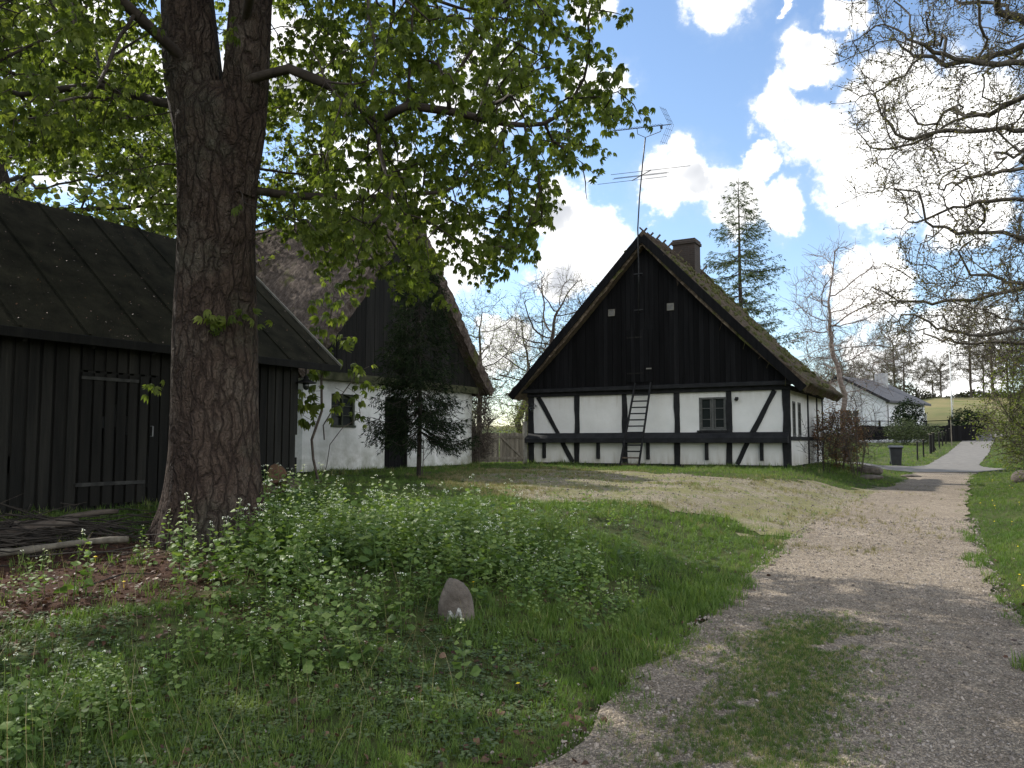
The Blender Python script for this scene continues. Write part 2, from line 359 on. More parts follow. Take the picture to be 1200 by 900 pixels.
def GROUNDMAT():
    m = bpy.data.materials.new('grassy_soil'); m.use_nodes = True; T = NT(m.node_tree)
    P = T.add('ShaderNodeTexCoord').outputs['Object']
    a = T.noise(P, .9, 6, .6); b = T.noise(P, 14, 6, .7); f = T.noise(P, 60, 5, .7)
    c = T.ramp(a, [(.3, (.030, .040, .014)), (.5, (.05, .07, .02)), (.62, (.08, .10, .03)), (.75, (.15, .14, .06))])
    c = T.mix(T.mapr(b, .45, .62, 0, .6), c, (.055, .040, .026))
    sep = T.add('ShaderNodeSeparateXYZ'); T.put(sep.inputs[0], P)
    # bare mulch to the left of the trunk
    dm = T.vmath('DISTANCE', T.vmath('MULTIPLY', T.vmath('ADD', P, T.vmath('SCALE', T.noise(P, 1.6, 4, .6, 1), scale=1.2)), (1, 1, 0)), (-4.0, 7.6, 0))
    mm = T.mapr(dm, 1.5, 2.4, 1, 0, True)
    c = T.mix(mm, c, T.ramp(b, [(.3, (.028, .015, .011)), (.6, (.075, .040, .028)), (.75, (.12, .075, .05))]))
    far = T.mapr(sep.outputs[1], 95, 125, 0, 1)
    c = T.mix(far, c, T.ramp(T.noise(P, .12, 4), [(.35, (.13, .14, .06)), (.6, (.20, .17, .085)), (.7, (.10, .13, .04))]))
    bs = T.add('ShaderNodeBsdfPrincipled'); T.put(bs.inputs['Base Color'], c); bs.inputs['Roughness'].default_value = .95; bs.inputs['Specular IOR Level'].default_value = .1
    bn = T.add('ShaderNodeBump'); bn.inputs['Strength'].default_value = .6; bn.inputs['Distance'].default_value = .03
    T.put(bn.inputs['Height'], f); T.l.new(bn.outputs[0], bs.inputs['Normal'])
    T.l.new(bs.outputs[0], T.add('ShaderNodeOutputMaterial').inputs[0]); return m
def GRAVELMAT(name, cols, dry=0., fine=1.0):
    m = bpy.data.materials.new(name); m.use_nodes = True; T = NT(m.node_tree)
    P = T.add('ShaderNodeTexCoord').outputs['Object']
    v = T.add('ShaderNodeTexVoronoi'); T.put(v.inputs['Vector'], P); v.inputs['Scale'].default_value = 95*fine
    v2 = T.add('ShaderNodeTexVoronoi'); T.put(v2.inputs['Vector'], P); v2.inputs['Scale'].default_value = 210*fine
    big = T.noise(P, .8, 5, .6); med = T.noise(P, 7, 6, .7)
    base = T.ramp(big, [(.35, cols[0]), (.6, cols[1])])
    base = T.mix(T.mapr(med, .4, .62, 0, .55), base, cols[2])
    g = T.add('ShaderNodeSeparateXYZ'); T.put(g.inputs[0], v.outputs['Color'])
    base = T.mix(1.0, base, T.ramp(g.outputs[0], [(0, (.5, .5, .5)), (.7, (1, 1, 1)), (1, (1.7, 1.66, 1.6))]), 'MULTIPLY')
    g2 = T.add('ShaderNodeSeparateXYZ'); T.put(g2.inputs[0], v2.outputs['Color'])
    base = T.mix(1.0, base, T.ramp(g2.outputs[0], [(0, (.6, .6, .6)), (1, (1.3, 1.3, 1.3))]), 'MULTIPLY')
    if dry:
        base = T.mix(T.mapr(T.noise(P, 1.3, 6, .65), .43, .57, 0, dry, True), base, T.ramp(T.noise(P, 20, 5, .7), [(.35, (.11, .12, .04)), (.65, (.24, .22, .10))]))
    bs = T.add('ShaderNodeBsdfPrincipled'); T.put(bs.inputs['Base Color'], base); bs.inputs['Roughness'].default_value = .95; bs.inputs['Specular IOR Level'].default_value = .15
    bn = T.add('ShaderNodeBump'); bn.inputs['Strength'].default_value = .9; bn.inputs['Distance'].default_value = .012
    h = T.math('ADD', T.math('MULTIPLY', v.outputs['Distance'], -1.0), T.math('MULTIPLY', T.noise(P, 90, 4, .7), .8))
    T.put(bn.inputs['Height'], h); T.l.new(bn.outputs[0], bs.inputs['Normal'])
    T.l.new(bs.outputs[0], T.add('ShaderNodeOutputMaterial').inputs[0]); return m

def axis(a, b, fine0, fine1, step, grow=1.25):
    xs = list(np.arange(fine0, fine1+1e-6, step)); s = step; x = fine1
    while x < b: s *= grow; x += s; xs.append(x)
    s = step; x = fine0
    while x > a: s *= grow; x -= s; xs.insert(0, x)
    return np.array(xs)
gx = axis(-2000, 2000, -16, 26, .3); gy = axis(-600, 2200, -2, 44, .3)
XX, YY = np.meshgrid(gx, gy, indexing='ij'); ZZ = ground(XX, YY)
V = np.stack([XX.ravel(), YY.ravel(), ZZ.ravel()], 1); ny = len(gy)
ii, jj = np.meshgrid(np.arange(len(gx)-1), np.arange(ny-1), indexing='ij'); ii = ii.ravel(); jj = jj.ravel()
Fg = np.stack([ii*ny+jj, (ii+1)*ny+jj, (ii+1)*ny+jj+1, ii*ny+jj+1], 1)
tag(link('ground', arrmesh('ground', V, [Fg], smooth=True), GROUNDMAT()), kind='structure', label='grassy ground with bare brown soil around the farm buildings')

def ribbon(name, ys, xl, xr, mat, lift, label, n=24, crown=0., amp=.12, seed=1):
    ys = np.asarray(ys); V = []
    nz = vn(np.stack([ys, ys*0], 1), 2.3, seed)+.6*vn(np.stack([ys, ys*0+5], 1), 7., seed); nz2 = vn(np.stack([ys, ys*0+9], 1), 2.1, seed+3)+.6*vn(np.stack([ys, ys*0+2], 1), 6.3, seed)
    for i, y in enumerate(ys):
        t = np.linspace(0, 1, n+1); x = (xl[i]+amp*nz[i])*(1-t)+(xr[i]+amp*nz2[i])*t
        V.append(np.stack([x, np.full(n+1, y), ground(x, np.full(n+1, y))+lift], 1))
    V = np.concatenate(V); m = len(ys)
    i, j = np.meshgrid(np.arange(m-1), np.arange(n), indexing='ij'); i = i.ravel(); j = j.ravel()
    Fq = np.stack([i*(n+1)+j, i*(n+1)+j+1, (i+1)*(n+1)+j+1, (i+1)*(n+1)+j], 1)
    return tag(link(name, arrmesh(name, V, [Fq], smooth=True), mat), kind='structure', label=label)
gravel_m = GRAVELMAT('gravel', [(.25, .212, .165), (.335, .285, .225), (.16, .125, .09)])
sand_m = GRAVELMAT('sandy_gravel', [(.23, .20, .145), (.30, .265, .20), (.19, .165, .10)], dry=.8)
ys = np.arange(-6, 33.01, .12)
ribbon('gravel_track', ys, np.interp(ys, TY, TX-TW), np.interp(ys, TY, TX+TW), gravel_m, .026, 'pinkish grey gravel track running from the foreground past the half-timbered house')
asphalt_m = MAT('asphalt', (.12, .112, .10), (.18, .168, .15), 3, .9, .3, 90, bdist=.004)
ys = np.concatenate([np.arange(33.4, 80, .3), np.arange(80, 97, 1)]); bend = np.where(ys > 72, .028*(ys-72)**2, 0)
wj = 3.4*(1-smooth(ys, 33.4, 41))
ribbon('asphalt_road', ys, np.interp(ys, TY, TX-TW)-wj+bend, np.interp(ys, TY, TX+TW)+.35*wj+bend, asphalt_m, .03, 'pale asphalt road climbing the hill beyond the farm', amp=.05)
# sandy yard between the track and the buildings: polygon in plan, cut from a fine grid with a noisy edge
YP = np.array([(.2, 12.6), (1.4, 13.1), (2.7, 12.9), (3.5, 12.3), (3.7, 11.0), (5.2, 11.0), (7.2, 15.0), (9.4, 18.8), (12.0, 22.8), (10.6, 22.8), (9.0, 21.3), (6.6, 19.2), (4.8, 18.8), (3.5, 20.5), (2, 23.4), (.6, 25), (-1, 24), (-1.6, 20), (-1.3, 16)])
def inpoly(X, Y, P):
    c = np.zeros(X.shape, bool); n = len(P)
    for i in range(n):
        x1, y1 = P[i]; x2, y2 = P[(i+1) % n]
        if y1 == y2: continue
        c ^= ((y1 > Y) != (y2 > Y)) & (X < (x2-x1)*(Y-y1)/(y2-y1)+x1)
    return c
def pdist(X, Y, P):
    d = np.full(X.shape, 1e9); n = len(P)
    for i in range(n):
        a = P[i]; b = P[(i+1) % n]; ab = b-a; t = np.clip(((X-a[0])*ab[0]+(Y-a[1])*ab[1])/ab.dot(ab), 0, 1)
        d = np.minimum(d, np.hypot(X-a[0]-t*ab[0], Y-a[1]-t*ab[1]))
    return np.where(inpoly(X, Y, P), d, -d)
def yard_d(X, Y):
    Pn = np.stack([X.ravel(), Y.ravel()], 1)
    return pdist(X, Y, YP)+(.5*vn(Pn, 1.3, 4)+.22*vn(Pn, 4.7, 8)).reshape(X.shape)
def sheet(name, dist, x0, x1, y0, y1, st, lift, mat, label):
    xs = np.arange(x0, x1, st); yy = np.arange(y0, y1, st); X, Y = np.meshgrid(xs, yy, indexing='ij')
    d = dist(X, Y); keep = d > 0; cell = keep[:-1, :-1] & keep[1:, :-1] & keep[1:, 1:] & keep[:-1, 1:]
    i, j = np.nonzero(cell); n = len(yy)
    Fq = np.stack([i*n+j, (i+1)*n+j, (i+1)*n+j+1, i*n+j+1], 1); u, inv = np.unique(Fq, return_inverse=True)
    V = np.stack([X.ravel(), Y.ravel(), (ground(X, Y)+lift).ravel()], 1)[u]
    return tag(link(name, arrmesh(name, V, [inv.reshape(-1, 4)], smooth=True), mat), kind='structure', label=label)
sheet('yard', yard_d, -6, 14, 8, 29, .09, .016, sand_m, 'sandy yard of thin gravel and worn dry grass in front of the buildings')

def tx_l(Y): return np.interp(Y, TY, TX-TW)
def tx_r(Y): return np.interp(Y, TY, TX+TW)
# ------------------------------------------------------------------ buildings
RZH = R(-29.5); RZB = R(60.5)
def BRICK():
    m = bpy.data.materials.new('brown_brick'); m.use_nodes = True; T = NT(m.node_tree)
    P = T.add('ShaderNodeTexCoord').outputs['Object']; s = T.add('ShaderNodeSeparateXYZ'); T.put(s.inputs[0], P)
    cb = T.add('ShaderNodeCombineXYZ'); T.put(cb.inputs[0], T.math('ADD', s.outputs[0], s.outputs[1])); T.put(cb.inputs[1], s.outputs[2])
    b = T.add('ShaderNodeTexBrick'); T.put(b.inputs['Vector'], cb.outputs[0]); b.inputs['Scale'].default_value = 1
    b.inputs['Brick Width'].default_value = .24; b.inputs['Row Height'].default_value = .072; b.inputs['Mortar Size'].default_value = .01
    T.put(b.inputs['Color1'], (.035, .024, .019)); T.put(b.inputs['Color2'], (.058, .038, .03)); T.put(b.inputs['Mortar'], (.055, .05, .045))
    c = T.mix(T.mapr(T.noise(P, 6, 5), .45, .65, 0, .6), b.outputs[0], (.05, .042, .036))
    bs = T.add('ShaderNodeBsdfPrincipled'); T.put(bs.inputs['Base Color'], c); bs.inputs['Roughness'].default_value = .95
    T.l.new(bs.outputs[0], T.add('ShaderNodeOutputMaterial').inputs[0]); return m
M['brick'] = BRICK()
def THATCH(name, a, b, c, moss):
    m = bpy.data.materials.new(name); m.use_nodes = True; T = NT(m.node_tree)
    P = T.add('ShaderNodeTexCoord').outputs['Object']
    S = T.vmath('MULTIPLY', P, (1, 9, 1)); fib = T.noise(S, 5, 6, .7); pat = T.noise(P, 1.1, 6, .65); cl = T.noise(P, 9, 5, .7)
    cc = T.ramp(fib, [(.32, a), (.5, b), (.68, c)])
    cc = T.mix(T.mapr(cl, .42, .6, 0, .6), cc, a)
    g = T.ramp(T.noise(P, 22, 5, .7), [(.35, (.05, .06, .018)), (.65, (.13, .14, .035))])
    cc = T.mix(T.mapr(T.math('ADD', pat, T.math('MULTIPLY', cl, .35)), .66-moss, .78-moss, 0, .85, True), cc, g)
    bs = T.add('ShaderNodeBsdfPrincipled'); T.put(bs.inputs['Base Color'], cc); bs.inputs['Roughness'].default_value = 1; bs.inputs['Specular IOR Level'].default_value = .1
    bn = T.add('ShaderNodeBump'); bn.inputs['Strength'].default_value = 1; bn.inputs['Distance'].default_value = .05
    T.put(bn.inputs['Height'], T.math('ADD', fib, cl)); T.l.new(bn.outputs[0], bs.inputs['Normal'])
    T.l.new(bs.outputs[0], T.add('ShaderNodeOutputMaterial').inputs[0]); return m
M['thatch'] = THATCH('thatch_mossy', (.055, .042, .03), (.13, .10, .072), (.24, .195, .14), -.03)
M['thatch_dk'] = THATCH('thatch_brown', (.045, .034, .028), (.12, .095, .08), (.23, .19, .165), -.08)
M['moss'] = MAT('moss', (.05, .055, .018), (.11, .11, .035), 9, 1, .8, 60, c3=(.16, .14, .06))

def thatch_roof(name, parent, xl, xr, ze, zr, y0, y1, th, mat, flare=.25, amp=.035, seed=0, nstraw=6000):
    """ridge along local y; outer surface lofted, inner offset"""
    xm = (xl+xr)/2; n = 46; ts = np.linspace(0, 1, n)
    def prof(side):
        xe = xl if side < 0 else xr
        x = xe+(xm-xe)*ts; z = ze+th*.55+(zr-ze-th*.55)*ts + flare*(1-ts)**4*.4 - .22*ts*(1-ts)
        x = x + (-1 if side < 0 else 1)*flare*(1-ts)**4*.5
        return x, z
    xa, za = prof(-1); xb, zb = prof(1)
    ox = np.concatenate([xa, xb[::-1][1:]]); oz = np.concatenate([za, zb[::-1][1:]])
    tx = np.gradient(ox); tz = np.gradient(oz); L = np.hypot(tx, tz); nx = -tz/L; nz = tx/L
    s0 = np.sign(nz.mean()) or 1; nx *= s0; nz *= s0
    ix = ox-nx*th; iz = oz-nz*th; k = len(ox); mid = k//2; ix[mid-1:mid+2] = xm; iz[mid-1:mid+2] = oz[mid]-th*1.35
    ix[:mid] = np.minimum(ix[:mid], xm); ix[mid+1:] = np.maximum(ix[mid+1:], xm)
    m = int((y1-y0)/.12); ys = np.linspace(y0, y1, m+1)
    X = np.concatenate([ox, ix[::-1]]); Z = np.concatenate([oz, iz[::-1]]); NX = np.concatenate([nx, np.zeros(k)]); NZ = np.concatenate([nz, np.zeros(k)]); c = 2*k
    V = []
    for q, y in enumerate(ys):
        P = np.stack([X, np.full(c, y), Z], 1); nn = amp*vn(P, 1.4, seed)+amp*.8*vn(P*np.array([1, 1, .6]), 6.5, seed+2)+rng.normal(0, .008, c)
        P[:, 0] += NX*nn; P[:, 2] += NZ*nn
        ed = (np.array([0, c-1, k-1, k]))
        P[ed, 2] += rng.normal(0, .02, 4); P[ed, 0] += rng.normal(0, .02, 4)
        if q in (0, m): P[:, 1] += rng.normal(0, .025, c)
        V.append(P)
    V = np.concatenate(V); i, j = np.meshgrid(np.arange(m), np.arange(c), indexing='ij'); i = i.ravel(); j = j.ravel(); j2 = (j+1) % c
    Fq = np.stack([i*c+j, i*c+j2, (i+1)*c+j2, (i+1)*c+j], 1)
    if s0 > 0: pass
    caps = []
    for base, fl in ((0, 1), (m*c, 0)):
        for q in range(k-1):
            f = [base+q, base+q+1, base+c-2-q, base+c-1-q]; caps.append(f if fl else f[::-1])
    parts = [(V, [Fq, np.array(caps)], rng.random(len(V)))]
    # loose straw lying on and hanging from the slopes
    sv = np.array([(-.004, 0, 0), (.004, 0, 0), (.003, .5, .02), (-.003, .5, .02), (0, 1, .0)]); sf = [np.array([(0, 1, 2, 3)]), np.array([(3, 2, 4)])]
    t = rng.random(nstraw); t[:nstraw//4] = rng.random(nstraw//4)**6*.05; side = rng.random(nstraw) < .5
    idx = (t*(n-1)).astype(int); px = np.where(side, xa[idx], xb[idx]); pz = np.where(side, za[idx], zb[idx])
    sgn = np.where(side, -1, 1); slope = (zr-ze)/(xm-xl); dl = unit(np.stack([sgn*1.0, np.zeros(nstraw), -slope*np.ones(nstraw)], 1)); nn = unit(np.stack([sgn*slope, np.zeros(nstraw), np.ones(nstraw)], 1))
    d = unit(dl+rng.normal(0, .13, (nstraw, 3))+nn*rng.uniform(-.02, .16, nstraw)[:, None])
    pos = np.stack([px, rng.uniform(y0-.02, y1, nstraw), pz], 1)+nn*.025
    parts.append(inst(sv, sf, pos, frames(d, nn), np.stack([rng.uniform(.8, 2.2, nstraw), rng.uniform(.12, .34, nstraw), np.full(nstraw, .3)], 1)))
    V, Fs, r = join(parts)
    return link(name, arrmesh(name, V, Fs, r, smooth=False), mat, parent), (xa, za, xb, zb)

def gable_boards(name, parent, xl, xr, z0, zr, y, mat, w=.17, clip_left=None, th=.025):
    b = MB(); xm = (xl+xr)/2; sl = (zr-z0)/(xm-xl); x = xl
    top = lambda q: z0+sl*((q-xl) if q < xm else (xr-q))
    k = 0
    while x < xr-.02:
        x2 = min(x+w-.008, xr); a, c = max(top(x), z0+.01), max(top(x2), z0+.01)
        j = random.uniform(-.004, .004)+(.007 if k % 2 else 0); zz = z0+random.uniform(-.01, .01)
        if x < xm < x2: poly = [(x, zz), (x2, zz), (x2, c), (xm, zr), (x, a)]
        else: poly = [(x, zz), (x2, zz), (x2, c), (x, a)]
        b.prism(poly, 1, y-th-j, y, rnd=random.random()); x += w; k += 1
    # solid backing so no light leaks between boards
    b.prism([(xl, z0), (xr, z0), (xm, zr)], 1, y+.002, y+.05)
    return b.build(name, mat, parent)

# --- half-timbered farmhouse
HZ = .74
house = empty('farmhouse', (.61, 28.5, HZ), RZH, label='half-timbered farmhouse with black boarded gable, white panels and mossy thatched roof', cat='house')
HW, HL, WH = 8.94, 6.7, 2.46
def panel_mesh(b, x0, x1, z0, z1, y=-.0): b.bb(x0, x1, y, y+.12, z0, z1)
b = MB()
# front wall with the window opening left out
b.bb(.05, 6.16, .03, .22, .1, 2.5); b.bb(7.02, HW-.05, .03, .22, .1, 2.5); b.bb(6.16, 7.02, .03, .22, .1, 1.2); b.bb(6.16, 7.02, .03, .22, 2.25, 2.5)
# side wall (right) with two window openings
ops = [(.62, 1.1), (1.55, 2.05)]; yy = .22
for (a, c) in ops: b.bb(HW-.22, HW-.03, yy, a, .1, 2.5); b.bb(HW-.22, HW-.03, a, c, .1, 1.0); b.bb(HW-.22, HW-.03, a, c, 2.1, 2.5); yy = c
b.bb(HW-.22, HW-.03, yy, HL-.22, .1, 2.5); b.bb(.03, .22, .22, HL-.22, .1, 2.5); b.bb(.03, HW-.03, HL-.22, HL-.03, .1, 2.5)
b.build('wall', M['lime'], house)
posts = [.08, 1.87, 3.63, 5.43, 7.11, HW-.1]
for i, x in enumerate(posts):
    b = MB(); w = .105 if 0 < i < 5 else .13; t = random.uniform(-.015, .015)
    b.beam((x+t, .03, .0 if i in (0, 5) else .1), (x-t, .03, 2.44), w*1.7, .1, warp=.011); b.build('timber_post', M['beam'], house, .008)
for x1, z1, x2, z2 in ((.36, 2.42, 1.72, .14), (8.50, 2.42, 7.34, .14)):
    b = MB(); b.beam((x1, .032, z1), (x2, .032, z2), .15, .088, warp=.014); b.build('brace', M['beam'], house, .006)
for x in (.62, 2.68, 4.45, 6.40, 8.1):
    b = MB(); b.bb(x-.045, x+.045, -.10, .029, .26, .8); b.build('short_strut', M['beam'], house, .006)
b = MB(); b.bb(-.03, HW+.03, -.02, .10, -.14, .12); b.build('sill_beam', M['beam'], house, .01)
b = MB(); b.prism([(-.30, .80), (.04, .80), (.04, 1.14), (-.02, 1.14), (-.27, .98), (-.30, .96)], 0, -.02, HW-.02); b.build('weather_rail', M['beam'], house, .008)
b = MB(); b.bb(-.05, HW+.05, -.06, .06, 2.42, 2.6); b.build('tie_beam', M['beam'], house, .01)
b = MB(); b.bb(-.25, HW+.3, -.2, -.17, 2.56, 2.69); b.build('drip_board', M['beam'], house, .008)
def sash(parent, name, x0, x1, z0, z1, y, mull, bars, axis='x'):
    """window frame; axis x: in a front wall; y: in the right side wall"""
    def bx(b, a, c, e, f, d0, d1):
        if axis == 'x': b.bb(a, c, y+d0, y+d1, e, f)
        else: b.bb(y-d1, y-d0, a, c, e, f)
    f = MB(); bx(f, x0, x1, z0, z0+.06, -.015, .07); bx(f, x0, x1, z1-.06, z1, -.015, .07); bx(f, x0, x0+.06, z0+.06, z1-.06, -.015, .07); bx(f, x1-.06, x1, z0+.06, z1-.06, -.015, .07)
    for q in range(1, mull): x = x0+(x1-x0)*q/mull; bx(f, x-.035, x+.035, z0+.06, z1-.06, -.004, .06)
    fo = f.build(name, M['winframe'], parent, .004)
    s = MB()
    for q in range(1, bars): z = z0+(z1-z0)*q/bars; bx(s, x0+.06, x1-.06, z-.012, z+.012, .014, .04)
    for q in range(mull):
        a = x0+(x1-x0)*q/mull+.06; c = x0+(x1-x0)*(q+1)/mull-.05
        bx(s, a, a+.03, z0+.07, z1-.07, .006, .045); bx(s, c-.03, c, z0+.07, z1-.07, .006, .045); bx(s, a+.03, c-.03, z0+.07, z0+.1, .006, .045)
    s.build('glazing_bar', M['winframe'], fo)
    g = MB(); bx(g, x0+.05, x1-.05, z0+.05, z1-.05, .045, .055); g.build('pane', M['glass'], fo)
    return fo
sash(house, 'window', 6.16, 7.02, 1.2, 2.25, .03, 2, 3)
b = MB(); b.bb(6.1, 7.06, -.05, .03, 1.145, 1.2)
b.build('window_sill', M['beam'], house, .005)
for (a, c) in ops: sash(house, 'side_window', a, c, 1.0, 2.1, HW-.03, 1, 4, 'y')
for y in (.1, 3.4, 5.3, HL-.1):
    b = MB(); b.bb(HW-.06, HW-.0, y-.09, y+.09, -.05, 2.44); b.build('side_post', M['beam'], house, .008)
b = MB(); b.bb(HW-.05, HW+.02, .19, 3.31, .88, 1.0); b.bb(HW-.05, HW+.02, 3.49, HL-.19, .88, 1.0); b.build('side_rail', M['beam'], house, .006)
b = MB(); b.bb(HW-.06, HW+.03, .1, HL, -.1, .08); b.bb(HW-.06, HW+.04, .06, HL, 2.42, 2.56); b.build('side_sill', M['beam'], house, .006)
RIDGE = 7.75
gable_boards('gable_boarding', house, -.36, HW+.36, 2.62, RIDGE-.42, -.10, M['tar'], .165)
hr, hp = thatch_roof('roof', house, -.55, HW+.55, 2.30, RIDGE, -.42, HL+.35, .29, M['thatch'], seed=3, nstraw=9000)
# dark bargeboards under the thatch at the front
for s in (-1, 1):
    b = MB(); xe = -.50 if s < 0 else HW+.50
    b.beam((xe, -.475, 2.40), (HW/2, -.475-.003*s, RIDGE-.17), .25, .035); b.build('bargeboard', M['tar'], house, .006)
# crossed ridge pegs
b = MB()
for q in np.arange(-.3, HL, .62):
    for s in (-1, 1):
        j = random.uniform(-.06, .06); b.beam((HW/2-s*.13+j, q+j, RIDGE+.17+random.uniform(-.05, .06)), (HW/2+s*.55+j, q+.04*s, RIDGE-.50), .05, .05)
b.build('ridge_peg', M['log'], hr)
# moss clumps on the right slope
ico = bmesh.new(); bmesh.ops.create_icosphere(ico, subdivisions=1, radius=1); ICV = np.array([v.co[:] for v in ico.verts]); ICF = [np.array([[v.index for v in f.verts] for f in ico.faces])]; ico.free()
n = 330; t = rng.random(n)**.8; side = rng.random(n) < .85; idx = (t*45).astype(int)
px = np.where(side, hp[2][idx], hp[0][idx]); pz = np.where(side, hp[3][idx], hp[1][idx]); cl = rng.integers(0, 40, n); cy = rng.uniform(-.35, HL+.25, 40)
pos = np.stack([px, np.clip(cy[cl]+rng.normal(0, .25, n), -.4, HL+.3), pz+.01], 1)
V, Fs, r = inst(ICV+rng.normal(0, .12, ICV.shape), ICF, pos, frames(rdir(n), rdir(n)), np.stack([rng.uniform(.03, .13, n)]*2+[rng.uniform(.025, .07, n)], 1))
tag(link('moss', arrmesh('moss', V, Fs, r, smooth=True), M['moss'], hr), kind='stuff')
# chimney
b = MB(); cx, cy = HW/2+.12, 4.1
b.bb(cx-.42, cx+.42, cy-.36, cy+.36, 6.2, 8.24); b.build('chimney', M['brick'], hr)
b = MB(); b.bb(cx-.47, cx+.47, cy-.41, cy+.41, 8.24, 8.36); b.bb(cx-.44, cx+.44, cy-.38, cy+.38, 8.36, 8.44); b.build('chimney_cap', M['brick'], hr, .01)
for x, z in ((3.26, 5.2), (5.32, 5.23)):
    b = MB(); f = .115
    for (a, c, e, g) in ((-f, f, -f, -f+.03), (-f, f, f-.03, f), (-f, -f+.03, -f+.03, f-.03), (f-.03, f, -f+.03, f-.03)): b.bb(x+a, x+c, -.165, -.135, z+e, z+g)
    for q in range(1, 4): b.bb(x-f+.03, x+f-.03, -.155, -.14, z-f+.01+q*.055, z-f+.03+q*.055)
    vo = b.build('vent', M['barge'], house)
    b = MB(); b.bb(x-f+.02, x+f-.02, -.142, -.138, z-f+.02, z+f-.02); b.build('vent_back', M['metal'], vo)
# loft hatch
b = MB(); [b.bb(3.78+q*.157, 3.93+q*.157, -.166-.006*(q % 2), -.15, 2.80, 4.55) for q in range(6)]; hatch = b.build('loft_hatch', M['tar'], house, .006)
b = MB()
for z in (3.1, 4.3): b = MB(); b.bb(3.80, 4.35, -.18, -.1735, z-.02, z+.02); b.build('hinge', M['tar_old'], hatch)
b = MB(); b.bb(4.48, 4.66, -.20, -.176, 3.22, 3.26); b.build('handle', M['barge'], hatch)
# straws hanging on the right rake
b = MB()
for q in range(16):
    t = random.uniform(.1, .9); x = HW+.5+(HW/2-HW-.5)*t; z = 2.5+(RIDGE-2.6)*t-.1
    L = random.uniform(.15, .6); b.tube([(x, -.45, z), (x+.05, -.47, z-L*.5), (x+random.uniform(-.1, .15), -.46, z-L)], .006, 4)
tag(b.build('loose_reed', M['thatch'], hr), kind='stuff')

# --- wall lamps on the house
def wl(pt): return house.matrix_basis @ Vector(pt)
b = MB(); root = empty('wall_lamp', wl((.3, -.03, 2.1)), RZH, label='small black lantern on a curved arm on the left end of the half-timbered front', cat='lamp')
b.tube([(0, 0, 0), (0, -.12, .08), (0, -.26, .06), (0, -.3, -.02)], .012, 6); b.lathe([(.05, .0), (.05, .02)], (0, -.015, 0), 8); b.build('arm', M['dark_metal'], root)
b = MB(); b.lathe([(.02, 0), (.09, -.06), (.10, -.09), (.07, -.10)], (0, -.3, -.01), 12); b.build('lamp_shade', M['dark_metal'], root, smooth=True)
b = MB(); b.lathe([(.045, -.1), (.05, -.15), (.04, -.19), (.01, -.21)], (0, -.3, 0), 10); b.build('lamp_glass', M['glass'], root, smooth=True)
b = MB(); root = empty('outdoor_spotlight', wl((7.33, .0, 2.16)), RZH, label='tiny black spotlight on the white panel right of the front window', cat='lamp')
b.bb(-.03, .03, -.02, .02, -.03, .03); b.build('mount', M['dark_metal'], root)
b = MB(); b.lathe([(.03, -.05), (.055, .0), (.055, .07)], (0.06, -.09, 0), 12); b.build('lamp_head', M['dark_metal'], root, smooth=True)

# --- ladder
root = empty('ladder', wl((4.1, -.8, .0)), RZH, label='old wooden ladder leaning against the black gable of the half-timbered house', cat='ladder')
Fb = [np.array((-.30, -.12, -.02)), np.array((.34, -.12, -.02))]; Tp = [np.array((.02, .55, 2.78)), np.array((.56, .55, 2.78))]
for k in (0, 1):
    b = MB(); b.beam(Fb[k], Tp[k], .075, .05, side=(1, 0, 0)); b.build('rail', M['grey_wood'] if 0 else M['beam'], root, .006)
for q in range(13):
    t = .05+q*.073; b = MB(); b.beam(Fb[0]*(1-t)+Tp[0]*t, Fb[1]*(1-t)+Tp[1]*t, .045, .024); b.build('rung', M['beam'] if q > 1 else M['log'], root, .004)

# --- aerial mast
mx = 4.37; root = empty('tv_aerial', wl((mx, -.53, 5.05)), RZH, label='tall television aerial mast fixed to the gable top of the half-timbered house', cat='aerial')
b = MB(); b.tube([(0, 0, 0), (.02, 0, 1.5), (.0, 0, 2.8), (.07, 0, 3.8), (.2, 0, 5.0), (.3, 0, 5.82)], .024, 8); b.build('mast', M['dark_metal'], root, smooth=True)
b = MB()
for z in (.1, 1.3):
    b = MB(); b.bb(-.16, .16, -.02, -.005, z-.015, z+.015); b.bb(-.02, .02, -.005, .33, z-.012, z+.012); b.build('bracket', M['dark_metal'], root)
bd = np.array((.97, -.1, -.12)); bd /= np.linalg.norm(bd); el = np.array((.30, .95, .05)); el /= np.linalg.norm(el)
A0 = np.array((-1.05, .06, 6.32)); A1 = A0+bd*2.32
b = MB(); b.tube([A0, A1], .014, 6); b.tube([A0+bd*1.1+(0, 0, -.01), A0+bd*1.12+(0, 0, -.2), (.3, 0, 5.84), A0+bd*1.95+(0, 0, -.2), A0+bd*2.0+(0, 0, -.02)], .012, 6); bm = b.build('boom', M['dark_metal'], root)
b = MB()
for q in np.linspace(.02, 2.0, 22):
    c = A0+bd*q
    b.tube([c-el*.10+(0, 0, .03), c+el*.10+(0, 0, .03)], .008, 4)
b.box(A0+bd*1.98+np.array((0, 0, -.06)), (.06, .08, .1)); b.build('short_element', M['dark_metal'], root)
b = MB()
for s in (-1, 1):
    pl = np.array((-.28, 0, .62*s)); 
    for q in (-.12, -.04, .04, .12):
        b.tube([A1+bd*.0+el*q*1.2, A1+pl*1.0+el*q*1.2+np.array((0, 0, 0))], .005, 4)
    for f in (.25, .55, .9): b.tube([A1+pl*f-el*.18, A1+pl*f+el*.18], .005, 4)
b.build('reflector', M['dark_metal'], root)
c0 = np.array((.14, 0, 4.58)); vd = np.array((.66, -.74, -.12)); vd /= np.linalg.norm(vd); ve = np.array((.86, .5, .12)); ve /= np.linalg.norm(ve)
